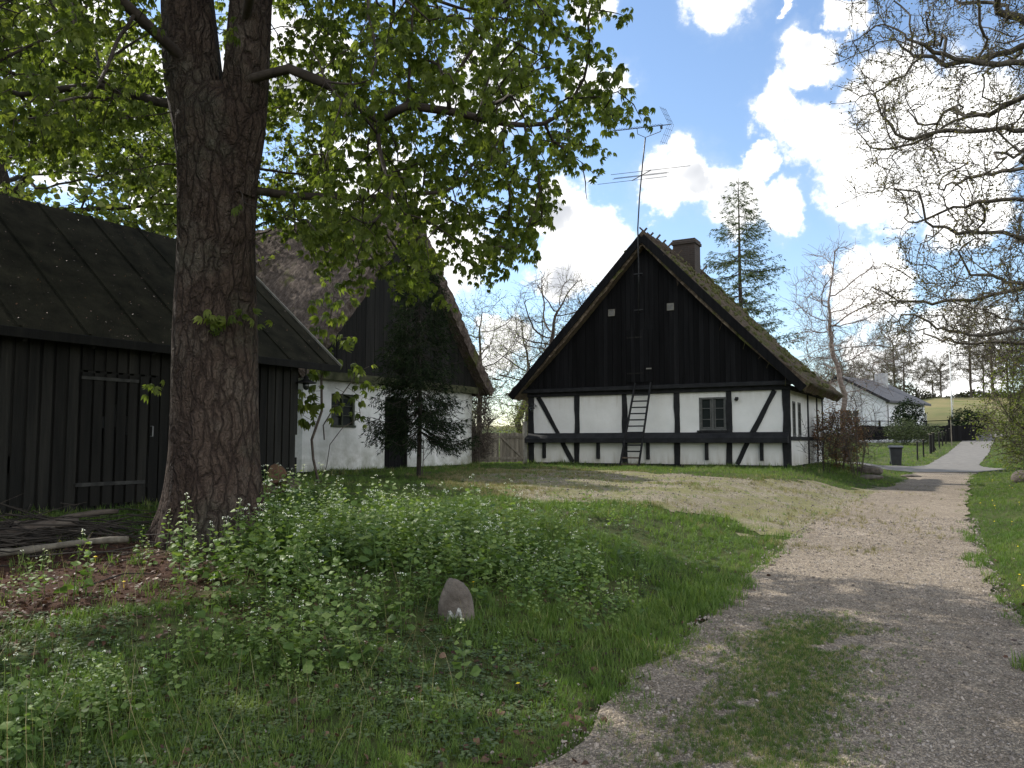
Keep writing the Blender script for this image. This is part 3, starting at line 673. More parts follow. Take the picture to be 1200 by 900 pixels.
b = MB(); b.tube([c0-vd*.85, c0+vd*.85], .016, 6); b.build('lower_boom', M['dark_metal'], root)
b = MB()
for q, L in ((-.82, 1.3), (-.1, 1.0), (.05, 1.0), (.82, 1.4)): b.tube([c0+vd*q-ve*L*.92, c0+vd*q+ve*L*.92], .008, 4)
b.build('long_element', M['dark_metal'], root)

# --- barn (local x runs along the gable away from the camera, y into the building)
barn = empty('barn', (-5.3, 19.5, .72), RZB, label='long thatched barn with dark boarded gable above a whitewashed wall behind the spruce', cat='barn')
BX0, BX1, BL = .25, 8.05, 11.; BWH = 2.5; BR = 7.85; bm_ = (BX0+BX1)/2
b = MB(); d0, d1, w0, w1 = 3.47, 4.55, 1.27, 2.2
b.bb(BX0, w0, 0, .35, .12, BWH); b.bb(w0, w1, 0, .35, .12, 1.28); b.bb(w0, w1, 0, .35, 2.12, BWH); b.bb(w1, d0, 0, .35, .12, BWH); b.bb(d0, d1, 0, .35, 2.14, BWH); b.bb(d1, BX1, 0, .35, .12, BWH)
b.bb(BX0, BX0+.35, .35, BL, .12, BWH); b.bb(BX0, BX1, BL, BL+.3, .12, BWH)
BWM = bpy.data.materials.new('stained_limewash'); BWM.use_nodes = True; T = NT(BWM.node_tree)
P = T.add('ShaderNodeTexCoord').outputs['Object']; s = T.add('ShaderNodeSeparateXYZ'); T.put(s.inputs[0], P)
c = T.ramp(T.noise(P, 1.4, 6, .6), [(.3, (.50, .51, .48)), (.5, (.68, .69, .67)), (.65, (.78, .78, .77))])
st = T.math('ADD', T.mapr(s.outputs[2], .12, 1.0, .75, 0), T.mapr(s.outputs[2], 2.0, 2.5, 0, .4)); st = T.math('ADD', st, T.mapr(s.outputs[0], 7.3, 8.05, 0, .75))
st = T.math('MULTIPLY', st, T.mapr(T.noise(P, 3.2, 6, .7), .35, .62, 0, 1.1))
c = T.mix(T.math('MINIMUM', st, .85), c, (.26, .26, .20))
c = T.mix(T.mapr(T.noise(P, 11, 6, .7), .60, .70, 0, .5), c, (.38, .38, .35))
bs = T.add('ShaderNodeBsdfPrincipled'); T.put(bs.inputs['Base Color'], c); bs.inputs['Roughness'].default_value = .95
bn = T.add('ShaderNodeBump'); bn.inputs['Strength'].default_value = .6; bn.inputs['Distance'].default_value = .03; T.put(bn.inputs['Height'], T.noise(P, 7, 6, .6)); T.l.new(bn.outputs[0], bs.inputs['Normal'])
T.l.new(bs.outputs[0], T.add('ShaderNodeOutputMaterial').inputs[0])
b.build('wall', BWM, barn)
b = MB(); b.bb(BX1-.33, BX1-.02, .351, BL-.001, .05, BWH); b.build('garden_side_wall', M['tar_old'], barn)  # unseen wall, given dark boards to cut light bounced onto the house front
b = MB(); b.bb(BX0-.02, d0, -.03, .3, -.4, .12); b.bb(d1, BX1+.02, -.03, .3, -.4, .12); b.build('plinth', M['tar'], barn, .01)
gable_boards('gable_boarding', barn, BX0-.3, BX1+.3, BWH+.0, BR-.45, -.12, M['tar_old'], .19, th=.03)
b = MB(); b.bb(BX0-.1, BX1+.1, -.2, -.155, BWH-.06, BWH+.16); b.build('drip_board', M['moss'] if 0 else MAT('mossy_board', (.035, .04, .018), (.09, .09, .05), 4, .95, .5, 30), barn, .01)
br, bp = thatch_roof('roof', barn, BX0-.62, BX1+.5, 2.35, BR, -.50, BL+.4, .36, M['thatch_dk'], seed=11, nstraw=16000, amp=.05)
for s in (-1, 1):
    b = MB(); xe = BX0-.55 if s < 0 else BX1+.45
    b.beam((xe, -.36, 2.45), (bm_-.02*s, -.36, BR-.30), .26, .04); b.build('bargeboard', M['barge'] if s < 0 else M['tar_old'], barn, .006)
# door and arched window
b = MB()
for q in range(7): x = d0+.03+q*.146; b.bb(x, x+.14, .10+.004*(q % 2), .14, -.05, 2.12, rnd=random.random())
b.bb(d0+.02, d1-.02, .15, .18, -.05, 2.12)
do = b.build('door', M['tar'], barn, .004)
b = MB(); b.bb(d0, d0+.05, .02, .12, -.05, 2.14); b.bb(d1-.05, d1, .02, .12, -.05, 2.14); b.bb(d0+.05, d1-.05, .02, .12, 2.09, 2.14); b.build('door_frame', M['tar_old'], do)
b = MB(); b.tube([(d0+.14, .08, 1.0), (d0+.14, .04, 1.0), (d0+.14, .04, 1.12)], .01, 6); b.build('handle', M['metal'], do)
wf = MAT('old_green_frame', (.03, .035, .025), (.07, .08, .05), 5, .8, .3, 30)
b = MB(); xm = (w0+w1)/2
b.prism([(w0, 1.28)]+[(w0+(w1-w0)*t, 1.98+.14*math.sin(math.pi*t)) for t in np.linspace(0, 1, 9)]+[(w1, 1.28)], 1, .1, .13)
wd = b.build('window', wf, barn)
b = MB(); b.bb(w0-.02, w1+.02, -.03, .09, 1.24, 1.30); b.bb(w0, w0+.06, .03, .1, 1.3, 2.0); b.bb(w1-.06, w1, .03, .1, 1.3, 2.0); b.bb(xm-.03, xm+.03, .03, .1, 1.3, 2.1)
for z in (1.55, 1.8): b.bb(w0+.06, xm-.03, .05, .09, z-.012, z+.012); b.bb(xm+.03, w1-.06, .05, .09, z-.012, z+.012)
for t in range(8):
    a = t/8; c_ = (t+1)/8; b.beam((w0+(w1-w0)*a, .07, 1.99+.15*math.sin(math.pi*a)), (w0+(w1-w0)*c_, .07, 1.99+.15*math.sin(math.pi*c_)), .07, .1)
b.build('frame', wf, wd, .004)
b = MB()
b.bb(w0+.06, xm-.035, .092, .098, 1.3, 2.0); b.bb(xm+.035, w1-.06, .092, .098, 1.3, 2.0); b.build('pane', M['glass'], wd)

# --- shed (local x along the long wall, y into the building)
shed = empty('timber_shed', (-3.98, 14.4, .62), RZB, label='black board shed with green-grey felt roof behind the big tree trunk', cat='shed')
SX0, SX1 = -9.5, 0.; SH = 2.36; SRZ = 4.86; SRY = 2.66; SD = 5.4
b = MB(); x = SX0; k = 0; DX0, DX1 = -3.98, -2.78
bb_ = MB()
while x < SX1-.05:
    isd = DX0-.02 < x+.07 < DX1
    w = .135+random.uniform(-.008, .008)
    if isd: bb_.bb(x, x+w, -.05, -.025, .10+random.uniform(-.02, .02), 1.93, rnd=random.random())
    else: b.bb(x, x+w, -.035, -.01, .03+random.uniform(-.03, .04), SH+.1, rnd=random.random())
    # batten behind each gap, sometimes split so that light comes through
    g = x+w+.02
    if random.random() < .30:
        z1 = random.uniform(.3, 1.4); z2 = z1+random.uniform(.12, .5)
        b.bb(g-.055, g+.055, -.008, .012, .02, z1); b.bb(g-.055, g+.055, -.008, .012, z2, SH+.1)
    else: b.bb(g-.055, g+.055, -.008, .012, .02, SH+.1)
    if isd: b.bb(x, x+w, -.035, -.01, 1.96, SH+.1)
    x += .178; k += 1
b.build('board_wall', M['tar_old'], shed)
do = bb_.build('door', M['tar_old'], shed)
_gm = MAT('galvanised', (.02, .02, .019), (.05, .05, .046), 8, .9, .1)
for q in ((DX0-.02, DX0+.85, -.07, -.0515, 1.83, 1.875), (DX0-.05, DX0+1.0, -.07, -.0515, .36, .41), (DX1+.22, DX1+.5, -.06, -.038, 1.40, 1.44)): b = MB(); b.bb(*q); b.build('strap_hinge', _gm, do)
b = MB(); b.tube([(DX1-.12, -.052, 1.05), (DX1-.12, -.1, 1.05), (DX1-.12, -.1, 1.2), (DX1-.12, -.052, 1.2)], .01, 6); b.build('handle', M['metal'], do)
b = MB()
for x in np.arange(SX0, SX1+.01, 1.9): b.bb(x-.06, x+.06, SD-.2, SD-.08, -.05, SH); 
for x in np.arange(SX0, SX1+.01, 1.9): b.bb(x-.05, x+.05, .02, .12, -.05, SH)
b.bb(SX0, SX1, .02, .12, SH-.12, SH+.02); b.bb(SX0, SX1, SD-.2, SD-.08, SH-.12, SH+.02); b.build('inner_post', M['tar_old'], shed)
for xe_ in (SX1-.03, SX0):
    b = MB(); y = .15
    while y < SD: b.bb(xe_, xe_+.03, y, y+.15, .05, SH+.05+(2.3/2.9)*min(y, SD-y)*.95); y += .1498
    b.build('end_boarding', M['tar_old'], shed)
b = MB(); x = SX0
while x < SX1:
    if random.random() < .4: b.bb(x, x+.14, SD-.08, SD-.055, .25, random.uniform(1.0, 1.3)); 
    x += .18
b.bb(SX0, SX1, SD-.0551, SD-.03, .5, .6); b.build('back_boarding', M['tar_old'], shed)
# roof: two felt slopes with rolls running down, thin bargeboards
X0, X1 = SX0-.5, .86; e0 = (-.34, SH-.02); rr = (SRY, SRZ); e1 = (2*SRY+.34, SH-.02)
b = MB(); b.prism([e0, (e0[0], e0[1]+.06), (rr[0]-.001, rr[1]+.05), (rr[0]-.001, rr[1]-.03)], 0, X0, X1); b.prism([(rr[0]+.001, rr[1]-.03), (rr[0]+.001, rr[1]+.05), (e1[0], e1[1]+.06), e1], 0, X0, X1)
sl = np.array((0, rr[0]-e0[0], rr[1]-e0[1])); sl /= np.linalg.norm(sl); nr = np.array((0, -sl[2], sl[1]))
for x in np.arange(X0+.4, X1-.1, .92):
    for a_, r_ in ((e0, rr), (e1, rr)):
        b.beam((x, a_[0], a_[1]+.068), (x, r_[0], r_[1]+.06), .045, .035, side=(0, 0, 1))
b.build('roof', M['felt'], shed)
for a_ in (e0, e1):
    b = MB(); b.beam((X1+.014, a_[0]-.02*np.sign(SRY-a_[0]), a_[1]+.02), (X1+.014, rr[0], rr[1]+.02), .115, .024, side=(1, 0, 0)); b.build('bargeboard', M['barge'], shed, .004)
rr_roof = rr
b = MB(); b.bb(X0, X1, -.375, -.345, SH-.09, SH+.035); b.build('fascia', M['tar_old'], shed, .004)
for x in np.arange(SX0, .6, .92):
    b = MB(); b.beam((x, -.3, SH-.09), (x, 1.2, SH-.09+1.56*.83), .09, .05, side=(1, 0, 0)); b.build('rafter', M['tar_old'], shed)

# lamp under the shed's gable corner
lp = shed.matrix_basis @ Vector((.22, -.12, SH-.05))
root = empty('hanging_lamp', lp, RZB, label='black enamel lamp with wide shade hanging under the corner of the shed roof', cat='lamp')
b = MB(); b.tube([(0, 0, .1), (0, 0, -.16)], .012, 6); b.build('rod', M['dark_metal'], root)
b = MB(); b.lathe([(.03, -.14), (.045, -.16), (.05, -.20), (.18, -.26), (.19, -.275), (.06, -.25), (.05, -.26)], (0, 0, 0), 18); b.build('lamp_shade', M['dark_metal'], root, smooth=True)
b = MB(); b.lathe([(.045, -.25), (.06, -.31), (.05, -.37), (.015, -.40)], (0, 0, 0), 12); b.build('lamp_glass', M['glass'], root, smooth=True)
# sawn logs at the shed corner
logs = []
for i, (lx, ly, lz, r_, L, lab) in enumerate([(-.50, -.42, .17, .17, .34, 'sawn log lying on the ground at the right end of the shed wall'), (-.92, -.36, .15, .15, .3, 'smaller sawn log on the ground left of its neighbour at the shed wall'), (-.72, -.40, .43, .16, .32, 'sawn log resting on two others at the shed wall'), (-.22, -.30, .72, .13, .3, None)][:3]):
    p = shed.matrix_basis @ Vector((lx, ly, 0)); z = gz(p.x, p.y)+lz
    root = empty('firewood_log', (p.x, p.y, z), R(-24+20*i), label=lab, cat='log', group='sawn logs by the shed corner')
    a = np.arange(14)*2*math.pi/14; rr_ = r_*(1+.08*np.sin(a*3+i)); P = np.stack([rr_*np.cos(a), np.zeros(14), rr_*np.sin(a)], 1)
    b = MB(); V = np.concatenate([P+(0, -L/2, 0), P+(0, L/2, 0)]); b._add(V, [(j, (j+1) % 14, 14+(j+1) % 14, 14+j) for j in range(14)]); b.build('log_bark', M['log'], root)
    for sl_ in (slice(0, 14), slice(14, 28)):
        b = MB(); b._add((V*np.array((.97, 1.004, .97)))[sl_], [], [(0, j, j+1) for j in range(1, 13)]); b.build('cut_face', M['cutwood'], root)

# --- wooden gate between barn and house
ga = np.array((-1.28, 27.25)); gb = np.array((.40, 28.35)); gd = gb-ga; L = np.linalg.norm(gd); gr = empty('wooden_gate', (*ga, gz(-.4, 27.8)+.02), math.atan2(gd[1], gd[0]), label='weathered picket gate with diagonal braces between barn and half-timbered house', cat='gate')
for k in range(2):
    x0 = .02+k*L/2; x1 = x0+L/2-.04
    b = MB(); x = x0
    while x < x1-.02: b.bb(x, min(x+.085, x1), -.01, .012, .08+random.uniform(-.02, .02), 1.08+random.uniform(-.015, .02), rnd=random.random()); x += .097
    lf = b.build('picket_leaf', M['grey_wood'], gr)
    b = MB(); b.bb(x0, x1, -.045, -.012, .16, .25); b.bb(x0, x1, -.045, -.012, .90, .99)
    if k == 0: b.beam((x0+.03, -.05, .2), (x1-.03, -.05, .95), .07, .02)
    else: b.beam((x0+.03, -.05, .95), (x1-.03, -.05, .2), .07, .02)
    b.build('rail', M['grey_wood'], lf)
b = MB(); b.bb(L+.0, L+.13, -.07, .06, -.1, 1.5); b.build('gate_post', M['barge'], gr, .01)
b = MB(); b.bb(-.12, -.01, -.06, .05, -.1, 1.2); b.build('gate_post', M['grey_wood'], gr, .01)
# ------------------------------------------------------------------ trees
def colonize(att, seeds, D, kill, infl, maxit=90, grav=0., jit=.15, maxn=9000):
    """space colonisation. seeds: list of (pos, parent index)"""
    pos = [np.array(p, float) for p, _ in seeds]; par = [q for _, q in seeds]
    A = att.copy(); N = len(A); best = np.full(N, 1e9); bi = np.zeros(N, int)
    P = np.array(pos)
    for s in range(0, len(P), 200):
        d = np.linalg.norm(A[:, None]-P[None, s:s+200], axis=2); m = d.min(1); im = d.argmin(1)+s; u = m < best; best[u] = m[u]; bi[u] = im[u]
    alive = best > kill
    for it in range(maxit):
        act = alive & (best < infl)
        if not act.any(): break
        idx = bi[act]; vec = unit(A[act]-P[idx]); acc = np.zeros_like(P); np.add.at(acc, idx, vec); ids = np.unique(idx)
        d = unit(acc[ids]+rng.normal(0, jit, (len(ids), 3))+np.array((0, 0, grav))); newp = P[ids]+d*D
        # drop duplicates
        dn = np.linalg.norm(newp[:, None]-P[None, -400:], axis=2).min(1); ok = dn > D*.35
        if not ok.any(): break
        newp = newp[ok]; ids = ids[ok]; st = len(P); P = np.concatenate([P, newp]); par += ids.tolist()
        dd = np.linalg.norm(A[:, None]-newp[None], axis=2); m = dd.min(1); im = dd.argmin(1)+st; u = m < best; best[u] = m[u]; bi[u] = im[u]
        alive &= best > kill
        if len(P) > maxn: break
    return P, np.array(par)
def radii(par, tip, e=2.2, cap=9.):
    n = len(par); r = np.zeros(n); s = np.zeros(n)
    for i in range(n-1, -1, -1):
        r[i] = max(tip, s[i]**(1/e)) if s[i] > 0 else tip
        if par[i] >= 0: s[par[i]] += r[i]**e
    return np.minimum(r, cap)
def skin(P, par, r, k=6, kmin=3, thin=.012):
    """tubes along chains; returns verts, quads"""
    n = len(P); ch = [[] for _ in range(n)]
    for i in range(n):
        if par[i] >= 0: ch[par[i]].append(i)
    starts = [(i, -1) for i in range(n) if par[i] < 0]; V = []; Q = []; o = 0
    while starts:
        s, frm = starts.pop(); chain = [] if frm < 0 else [frm]; c = s
        while True:
            chain.append(c)
            if not ch[c]: break
            kids = sorted(ch[c], key=lambda q: -r[q]); 
            for q in kids[1:]: starts.append((q, c))
            c = kids[0]
        if len(chain) < 2: continue
        pts = P[chain]; rr = r[chain].copy()
        if frm >= 0: rr[0] = min(rr[0], rr[1]*1.15)
        kk = kmin if rr.max() < thin else k
        if rr.max() > .08: kk = 12
        T = unit(np.gradient(pts, axis=0)); u = np.cross(T[0], (.3, .2, 1)); u /= np.linalg.norm(u)+1e-9; a = np.arange(kk)*2*math.pi/kk; ca, sa = np.cos(a)[:, None], np.sin(a)[:, None]
        for i in range(len(chain)):
            u = u-T[i]*u.dot(T[i]); u /= np.linalg.norm(u)+1e-9; w = np.cross(T[i], u); V.append(pts[i]+rr[i]*(ca*u+sa*w))
        m = len(chain); i, j = np.meshgrid(np.arange(m-1), np.arange(kk), indexing='ij'); i = i.ravel(); j = j.ravel(); j2 = (j+1) % kk
        Q.append(np.stack([o+i*kk+j, o+i*kk+j2, o+(i+1)*kk+j2, o+(i+1)*kk+j], 1)); o += m*kk
    return np.concatenate(V), [np.concatenate(Q)]
def twigs(P, par, r, tipr, per=3, L=.35, seg=3, spread=1., grav=0., sel=.02):
    """append short twigs on thin nodes; returns extended P, par, r and the indices of the twig nodes"""
    idx = np.nonzero(r < sel)[0]; idx = np.repeat(idx, per); n = len(idx)
    pd = unit(P[idx]-P[np.maximum(par[idx], 0)]); d = unit(pd*.7+rng.normal(0, .6*spread, (n, 3))+np.array((0, 0, grav)))
    newP = [P]; newpar = [par]; newr = [r]; last = idx; cur = P[idx]; o = len(P); ids = []
    for s in range(seg):
        d = unit(d+rng.normal(0, .22, (n, 3))+np.array((0, 0, grav*.4))); cur = cur+d*(L/seg)*rng.uniform(.6, 1.3, (n, 1))
        newP.append(cur); newpar.append(last.copy()); newr.append(np.full(n, tipr*(1-.25*s/seg))); last = np.arange(o, o+n); ids.append(last); o += n
    return np.concatenate(newP), np.concatenate(newpar), np.concatenate(newr), np.concatenate(ids)
def shellpts(n, c, rad, inner=.35, keep=None):
    out = []; tot = 0
    while tot < n:
        p = rng.uniform(-1, 1, (n*3, 3)); q = np.linalg.norm(p, axis=1); p = p[(q < 1) & (q > inner*rng.random(len(q)))]
        p = p*np.array(rad)+np.array(c)
        if keep is not None: p = p[keep(p)]
        out.append(p); tot += len(p)
    return np.concatenate(out)[:n]
# leaf shapes
def leaflet(L=1., w=.36, fold=.12, droop=.25):
    return np.array([(0, 0, 0), (-w*.55, L*.45, fold*.5), (0, L*.5, -.02), (w*.55, L*.45, fold*.5), (-w*.6, L*.72, fold*.3-droop*.3), (0, L*.75, -droop*.35), (w*.6, L*.72, fold*.3-droop*.3), (0, L, -droop)])
LFQ = np.array([(0, 2, 1, 1), (0, 3, 2, 2)]); LF4 = np.array([(1, 2, 5, 4), (2, 3, 6, 5)]); LF3 = np.array([(0, 2, 1), (0, 3, 2), (4, 5, 7), (5, 6, 7)])
def palmate(n=5):
    Vs = []; f4 = []; f3 = []
    for i in range(n):
        a = R((i-(n-1)/2)*(40 if n > 3 else 60)); s = 1-.22*abs(i-(n-1)/2)/((n-1)/2)
        v = leaflet(1., .42, .10, .75)*s; v[:, 2] -= v[:, 1]*.45; v[:, 1] *= .85; Rm = np.array([[math.cos(a), -math.sin(a), 0], [math.sin(a), math.cos(a), 0], [0, 0, 1]]); v = v @ Rm.T
        f4.append(LF4+len(Vs)*8); f3.append(LF3+len(Vs)*8); Vs.append(v)
    return np.concatenate(Vs), [np.concatenate(f4), np.concatenate(f3)]
PV, PF = palmate(5)
SV = leaflet(1., .75, .1, .2); SF = [LF4, LF3]
QV = np.array([(0, 0, 0), (-.35, .5, .06), (.35, .5, .06), (0, 1, -.1)]); QF = [np.array([(0, 2, 3, 1)])]
def leaves(name, parent, mat, pos, size, proto=(PV, PF), down=.35, up=.55, var=.35, dirs=None):
    n = len(pos); d = rdir(n) if dirs is None else dirs
    d = unit(d*np.array((1, 1, .5))+np.array((0, 0, -down))); nn = unit(rdir(n)*.6+np.array((0, 0, up)))
    V, Fs, r = inst(proto[0], proto[1], pos, frames(d, nn), size*rng.uniform(1-var, 1+var, n))
    return link(name, arrmesh(name, V, Fs, r), mat, parent)

# --- horse chestnut in the foreground
def BARK():
    m = bpy.data.materials.new('chestnut_bark'); m.use_nodes = True; T = NT(m.node_tree)
    P = T.add('ShaderNodeTexCoord').outputs['Object']
    Pw = T.vmath('ADD', P, T.vmath('SCALE', T.noise(P, 2.2, 4, .6, 1), scale=.25))
    S = T.vmath('MULTIPLY', Pw, (1, 1, .22)); v = T.add('ShaderNodeTexVoronoi', feature='DISTANCE_TO_EDGE'); T.put(v.inputs['Vector'], S); v.inputs['Scale'].default_value = 9
    v2 = T.add('ShaderNodeTexVoronoi', feature='DISTANCE_TO_EDGE'); T.put(v2.inputs['Vector'], T.vmath('MULTIPLY', Pw, (1, 1, .35))); v2.inputs['Scale'].default_value = 24
    e = T.mapr(v.outputs['Distance'], 0, .14, 0, 1); e2 = T.mapr(v2.outputs['Distance'], 0, .2, 0, 1)
    c = T.ramp(T.noise(Pw, 1.5, 6, .65), [(.3, (.045, .030, .022)), (.5, (.085, .060, .047)), (.7, (.13, .108, .088))])
    c = T.mix(T.mapr(T.noise(P, 1.1, 5, .6), .52, .68, 0, .55), c, (.085, .095, .07))
    c = T.mix(T.mapr(T.noise(P, 18, 6, .7), .45, .62, 0, .5), c, (.05, .035, .03))
    c = T.mix(T.math('MULTIPLY', T.math('SUBTRACT', 1.0, e), .75), c, (.028, .018, .015))
    bs = T.add('ShaderNodeBsdfPrincipled'); T.put(bs.inputs['Base Color'], c); bs.inputs['Roughness'].default_value = .95; bs.inputs['Specular IOR Level'].default_value = .2
    bn = T.add('ShaderNodeBump'); bn.inputs['Strength'].default_value = 1; bn.inputs['Distance'].default_value = .05
    T.put(bn.inputs['Height'], T.math('ADD', T.math('ADD', e, T.math('MULTIPLY', e2, .45)), T.math('MULTIPLY', T.noise(P, 35, 6, .7), .5))); T.l.new(bn.outputs[0], bs.inputs['Normal'])
    T.l.new(bs.outputs[0], T.add('ShaderNodeOutputMaterial').inputs[0]); return m
M['bark'] = BARK()
TB = np.array((-3.38, 9.05, gz(-3.38, 9.05)))
chest = empty('chestnut_tree', TB, 0, label='big horse chestnut with massive forked trunk and fresh green leaves over the shed', cat='tree')
def loft(path, rad, k=72, st=.05, seed=0, flut=.05, flare=False):
    path = np.array(path, float); rad = np.array(rad, float); L = np.concatenate([[0], np.cumsum(np.linalg.norm(np.diff(path, axis=0), axis=1))])
    s = np.arange(0, L[-1], st); C = np.stack([np.interp(s, L, path[:, q]) for q in range(3)], 1); rr = np.interp(s, L, rad)
    for _ in range(6): C[1:-1] = (C[:-2]+C[1:-1]*2+C[2:])/4; rr[1:-1] = (rr[:-2]+rr[1:-1]*2+rr[2:])/4
    a = np.arange(k)*2*math.pi/k; V = []
    for i, q in enumerate(s):
        z = C[i, 2]; f = 1+flut*(.5*np.sin(3*a+.25*z+seed)+.5*np.sin(5*a-.4*z+1+seed)+.35*np.sin(8*a+.6*z))
        if flare: f += np.exp(-z/.33)*(.10+.20*np.maximum(0, np.sin(4*a+.6))**2+.12*np.maximum(0, np.sin(7*a+2))**2)
        Pn = np.stack([np.cos(a)*2.5, np.sin(a)*2.5, np.full(k, z*.9+seed)], 1)
        f += .035*vn(Pn, 1.2, seed)+.014*vn(Pn*np.array((3.2, 3.2, 1.0)), 1.7, seed+1)+.010*vn(Pn*np.array((9, 9, 1.6)), 1.7, seed+2)
        V.append(np.stack([C[i, 0]+rr[i]*f*np.cos(a), C[i, 1]+rr[i]*f*np.sin(a), np.full(k, z)], 1))
    m = len(s); i, j = np.meshgrid(np.arange(m-1), np.arange(k), indexing='ij'); i = i.ravel(); j = j.ravel(); j2 = (j+1) % k
    return np.concatenate(V), [np.stack([i*k+j, i*k+j2, (i+1)*k+j2, (i+1)*k+j], 1)], rng.random(m*k)
trunk_parts = [loft([(0, 0, -.25), (0, 0, .1), (0, 0, 1.), (-.02, 0, 2.2), (-.03, 0, 3.4), (-.04, 0, 4.4), (-.05, 0, 4.85), (-.05, .0, 5.2)], [.56, .53, .475, .45, .415, .44, .47, .30], seed=1, flare=True),
    loft([(-.12, 0, 3.9), (-.23, 0, 4.7), (-.36, 0, 5.4), (-.46, .03, 6.3), (-.62, .2, 8.0), (-.9, .3, 10.5)], [.30, .32, .33, .29, .22, .12], 40, seed=5),
    loft([(.14, -.05, 3.9), (.24, -.06, 4.7), (.31, -.08, 5.4), (.34, -.1, 6.3), (.6, -.1, 8.0), (1.0, 0, 10.2)], [.28, .29, .25, .23, .19, .1], 40, seed=9)]
V, Fs, r = join(trunk_parts); link('trunk', arrmesh('trunk', V, Fs, r, smooth=True), M['bark'], chest)
# crown volume, in the tree's own coordinates
def crown_keep(p):
    rad = np.hypot(p[:, 0], p[:, 1]); ang = np.arctan2(p[:, 1], p[:, 0]); z = p[:, 2]
    lum = 1+.13*vn(np.stack([np.cos(ang)*1.5, np.sin(ang)*1.5, z*.35], 1), 1.5, 2)
    Rm = np.interp(z, [2.3, 3.0, 4.0, 5.2, 7.0, 9.5, 12, 14], [2.4, 3.4, 4.1, 4.35, 4.3, 3.9, 2.9, .6])*lum
    zr_ = 2.75+.19*p[:, 1]+1.15*np.clip(1-(p[:, 0]+.3)/2.4, 0, 1); zl_ = 4.25+.33*p[:, 1]
    zmin = np.where(p[:, 0]+.37*p[:, 1] > .2, np.maximum(zr_, 2.45), np.maximum(zl_, 3.6))+.3*vn(p[:, :2], 1.7, 6)
    return (rad < Rm) & (z > zmin) & (rad > .75) & (p[:, 1] > -3.7) & clear_trunk(p) & (z+.35*vn(p, 1.1, 3) > zmin)
def clear_trunk(p):
    # the side of the crown over the open lane has lost its inner boughs, which leaves the trunk bare
    al = p[:, 0]*.35-p[:, 1]*.937; lat = p[:, 0]*.937+p[:, 1]*.35
    return ~((al > -.2) & (np.abs(lat-.02) < .72) & (p[:, 2] < 7.2))
att = shellpts(4300, (0, 0, 7.5), (5.6, 5.6, 6.9), .8, lambda p: crown_keep(p) & ((p[:, 2] < 8) | (rng.random(len(p)) < .6)))
seeds = []
def chain(pts, parent=-1, D=.3):
    pts = np.array(pts, float); last = parent
    for a, c in zip(pts[:-1], pts[1:]):
        m = max(1, int(np.linalg.norm(c-a)/D))
        for q in range(m if last >= 0 else m):
            seeds.append((a+(c-a)*(q+(0 if last < 0 else 1))/m, last)); last = len(seeds)-1
    return last
chain([(-.36, .03, 6.6), (-.4, .05, 7.4), (-.6, .2, 8.8), (-.9, .3, 10.5), (-1.1, .3, 11.8)])
chain([(.36, -.1, 6.6), (.4, -.1, 7.4), (.7, -.1, 8.8), (1., 0, 10.2), (1.2, .1, 11.5)])
chain([(.2, -.2, 5.2), (.9, -.45, 5.25), (1.42, -.6, 4.98), (1.95, -.72, 4.55), (2.25, -.7, 4.72), (2.7, -.6, 4.7), (3.3, -.5, 4.6)])
chain([(.3, -.1, 4.0), (.7, .5, 4.1), (1.5, 1.2, 4.3), (2.4, 1.6, 4.5)])
chain([(-.3, 0, 5.0), (-.9, .3, 5.2), (-1.8, .7, 5.6), (-3., 1., 5.6)])
chain([(-.3, -.2, 5.4), (-.9, -1., 5.9), (-1.8, -2., 6.4)])
chain([(-.2, .2, 4.4), (-.6, 1.1, 4.7), (-1.2, 2.4, 5.2)])
chain([(.3, -.2, 5.9), (.8, -1.2, 6.2), (1.5, -2.2, 6.2), (2.2, -2.9, 5.9)])
chain([(.35, .1, 6.4), (1.0, 1.0, 7.1), (2.0, 1.7, 7.4)])
P, par = colonize(att, seeds, .22, .34, 1.7, 80, grav=-.06, jit=.22, maxn=9500)
r = radii(par, .0075, 2.25, .17)
print('chestnut nodes', len(P))
P2, par2, r2, ids = twigs(P, par, r, .0045, 1, .26, 2, 1., -.25, .016)
V, Fs = skin(P2, par2, r2, 6); link('branches', arrmesh('branches', V, Fs, rng.random(len(V)), smooth=True), MAT('branch_bark', (.03, .022, .018), (.07, .055, .045), 5, .9, .4, 30), chest)
lp = np.concatenate([P2[ids], P2[ids]+rng.normal(0, .05, (len(ids), 3)), P[r < .010]+rng.normal(0, .05, ((r < .010).sum(), 3))])
print('chestnut leaves', len(lp))
lp = lp[clear_trunk(lp) | (rng.random(len(lp)) < .04)]; lp = lp[(vn(lp, 1.9, 21)+.6*vn(lp, 4.5, 5) > -.78)]; 
lp = lp[rng.random(len(lp)) < .80]; lp = np.repeat(lp, 4, 0); lp = lp+rng.normal(0, .062, lp.shape)*np.array((1, 1, .6)); print('leaves now', len(lp))
leaves('crown', chest, G['chestnut'], lp, .058, down=.3, up=.75, var=.35)
# sprouts on the trunk
sp = []
for (a, z, rr0, n) in ((-70, 2.42, .42, 26), (-35, 2.45, .42, 12), (-150, 3.65, .46, 14), (-165, 3.9, .5, 10), (-178, 1.75, .5, 8), (-60, 5.6, .55, 10), (-80, 6.4, .4, 8)):
    c = np.array((math.cos(R(a))*rr0, math.sin(R(a))*rr0, z)); out = np.array((math.cos(R(a)), math.sin(R(a)), 0)); sp.append(c+out*rng.uniform(0, .22, (n, 1))+rng.normal(0, .08, (n, 3))); leaves('trunk_sprout', chest, G['chestnut'], sp[-1], .07, down=.1, up=.8)['kind'] = 'stuff'

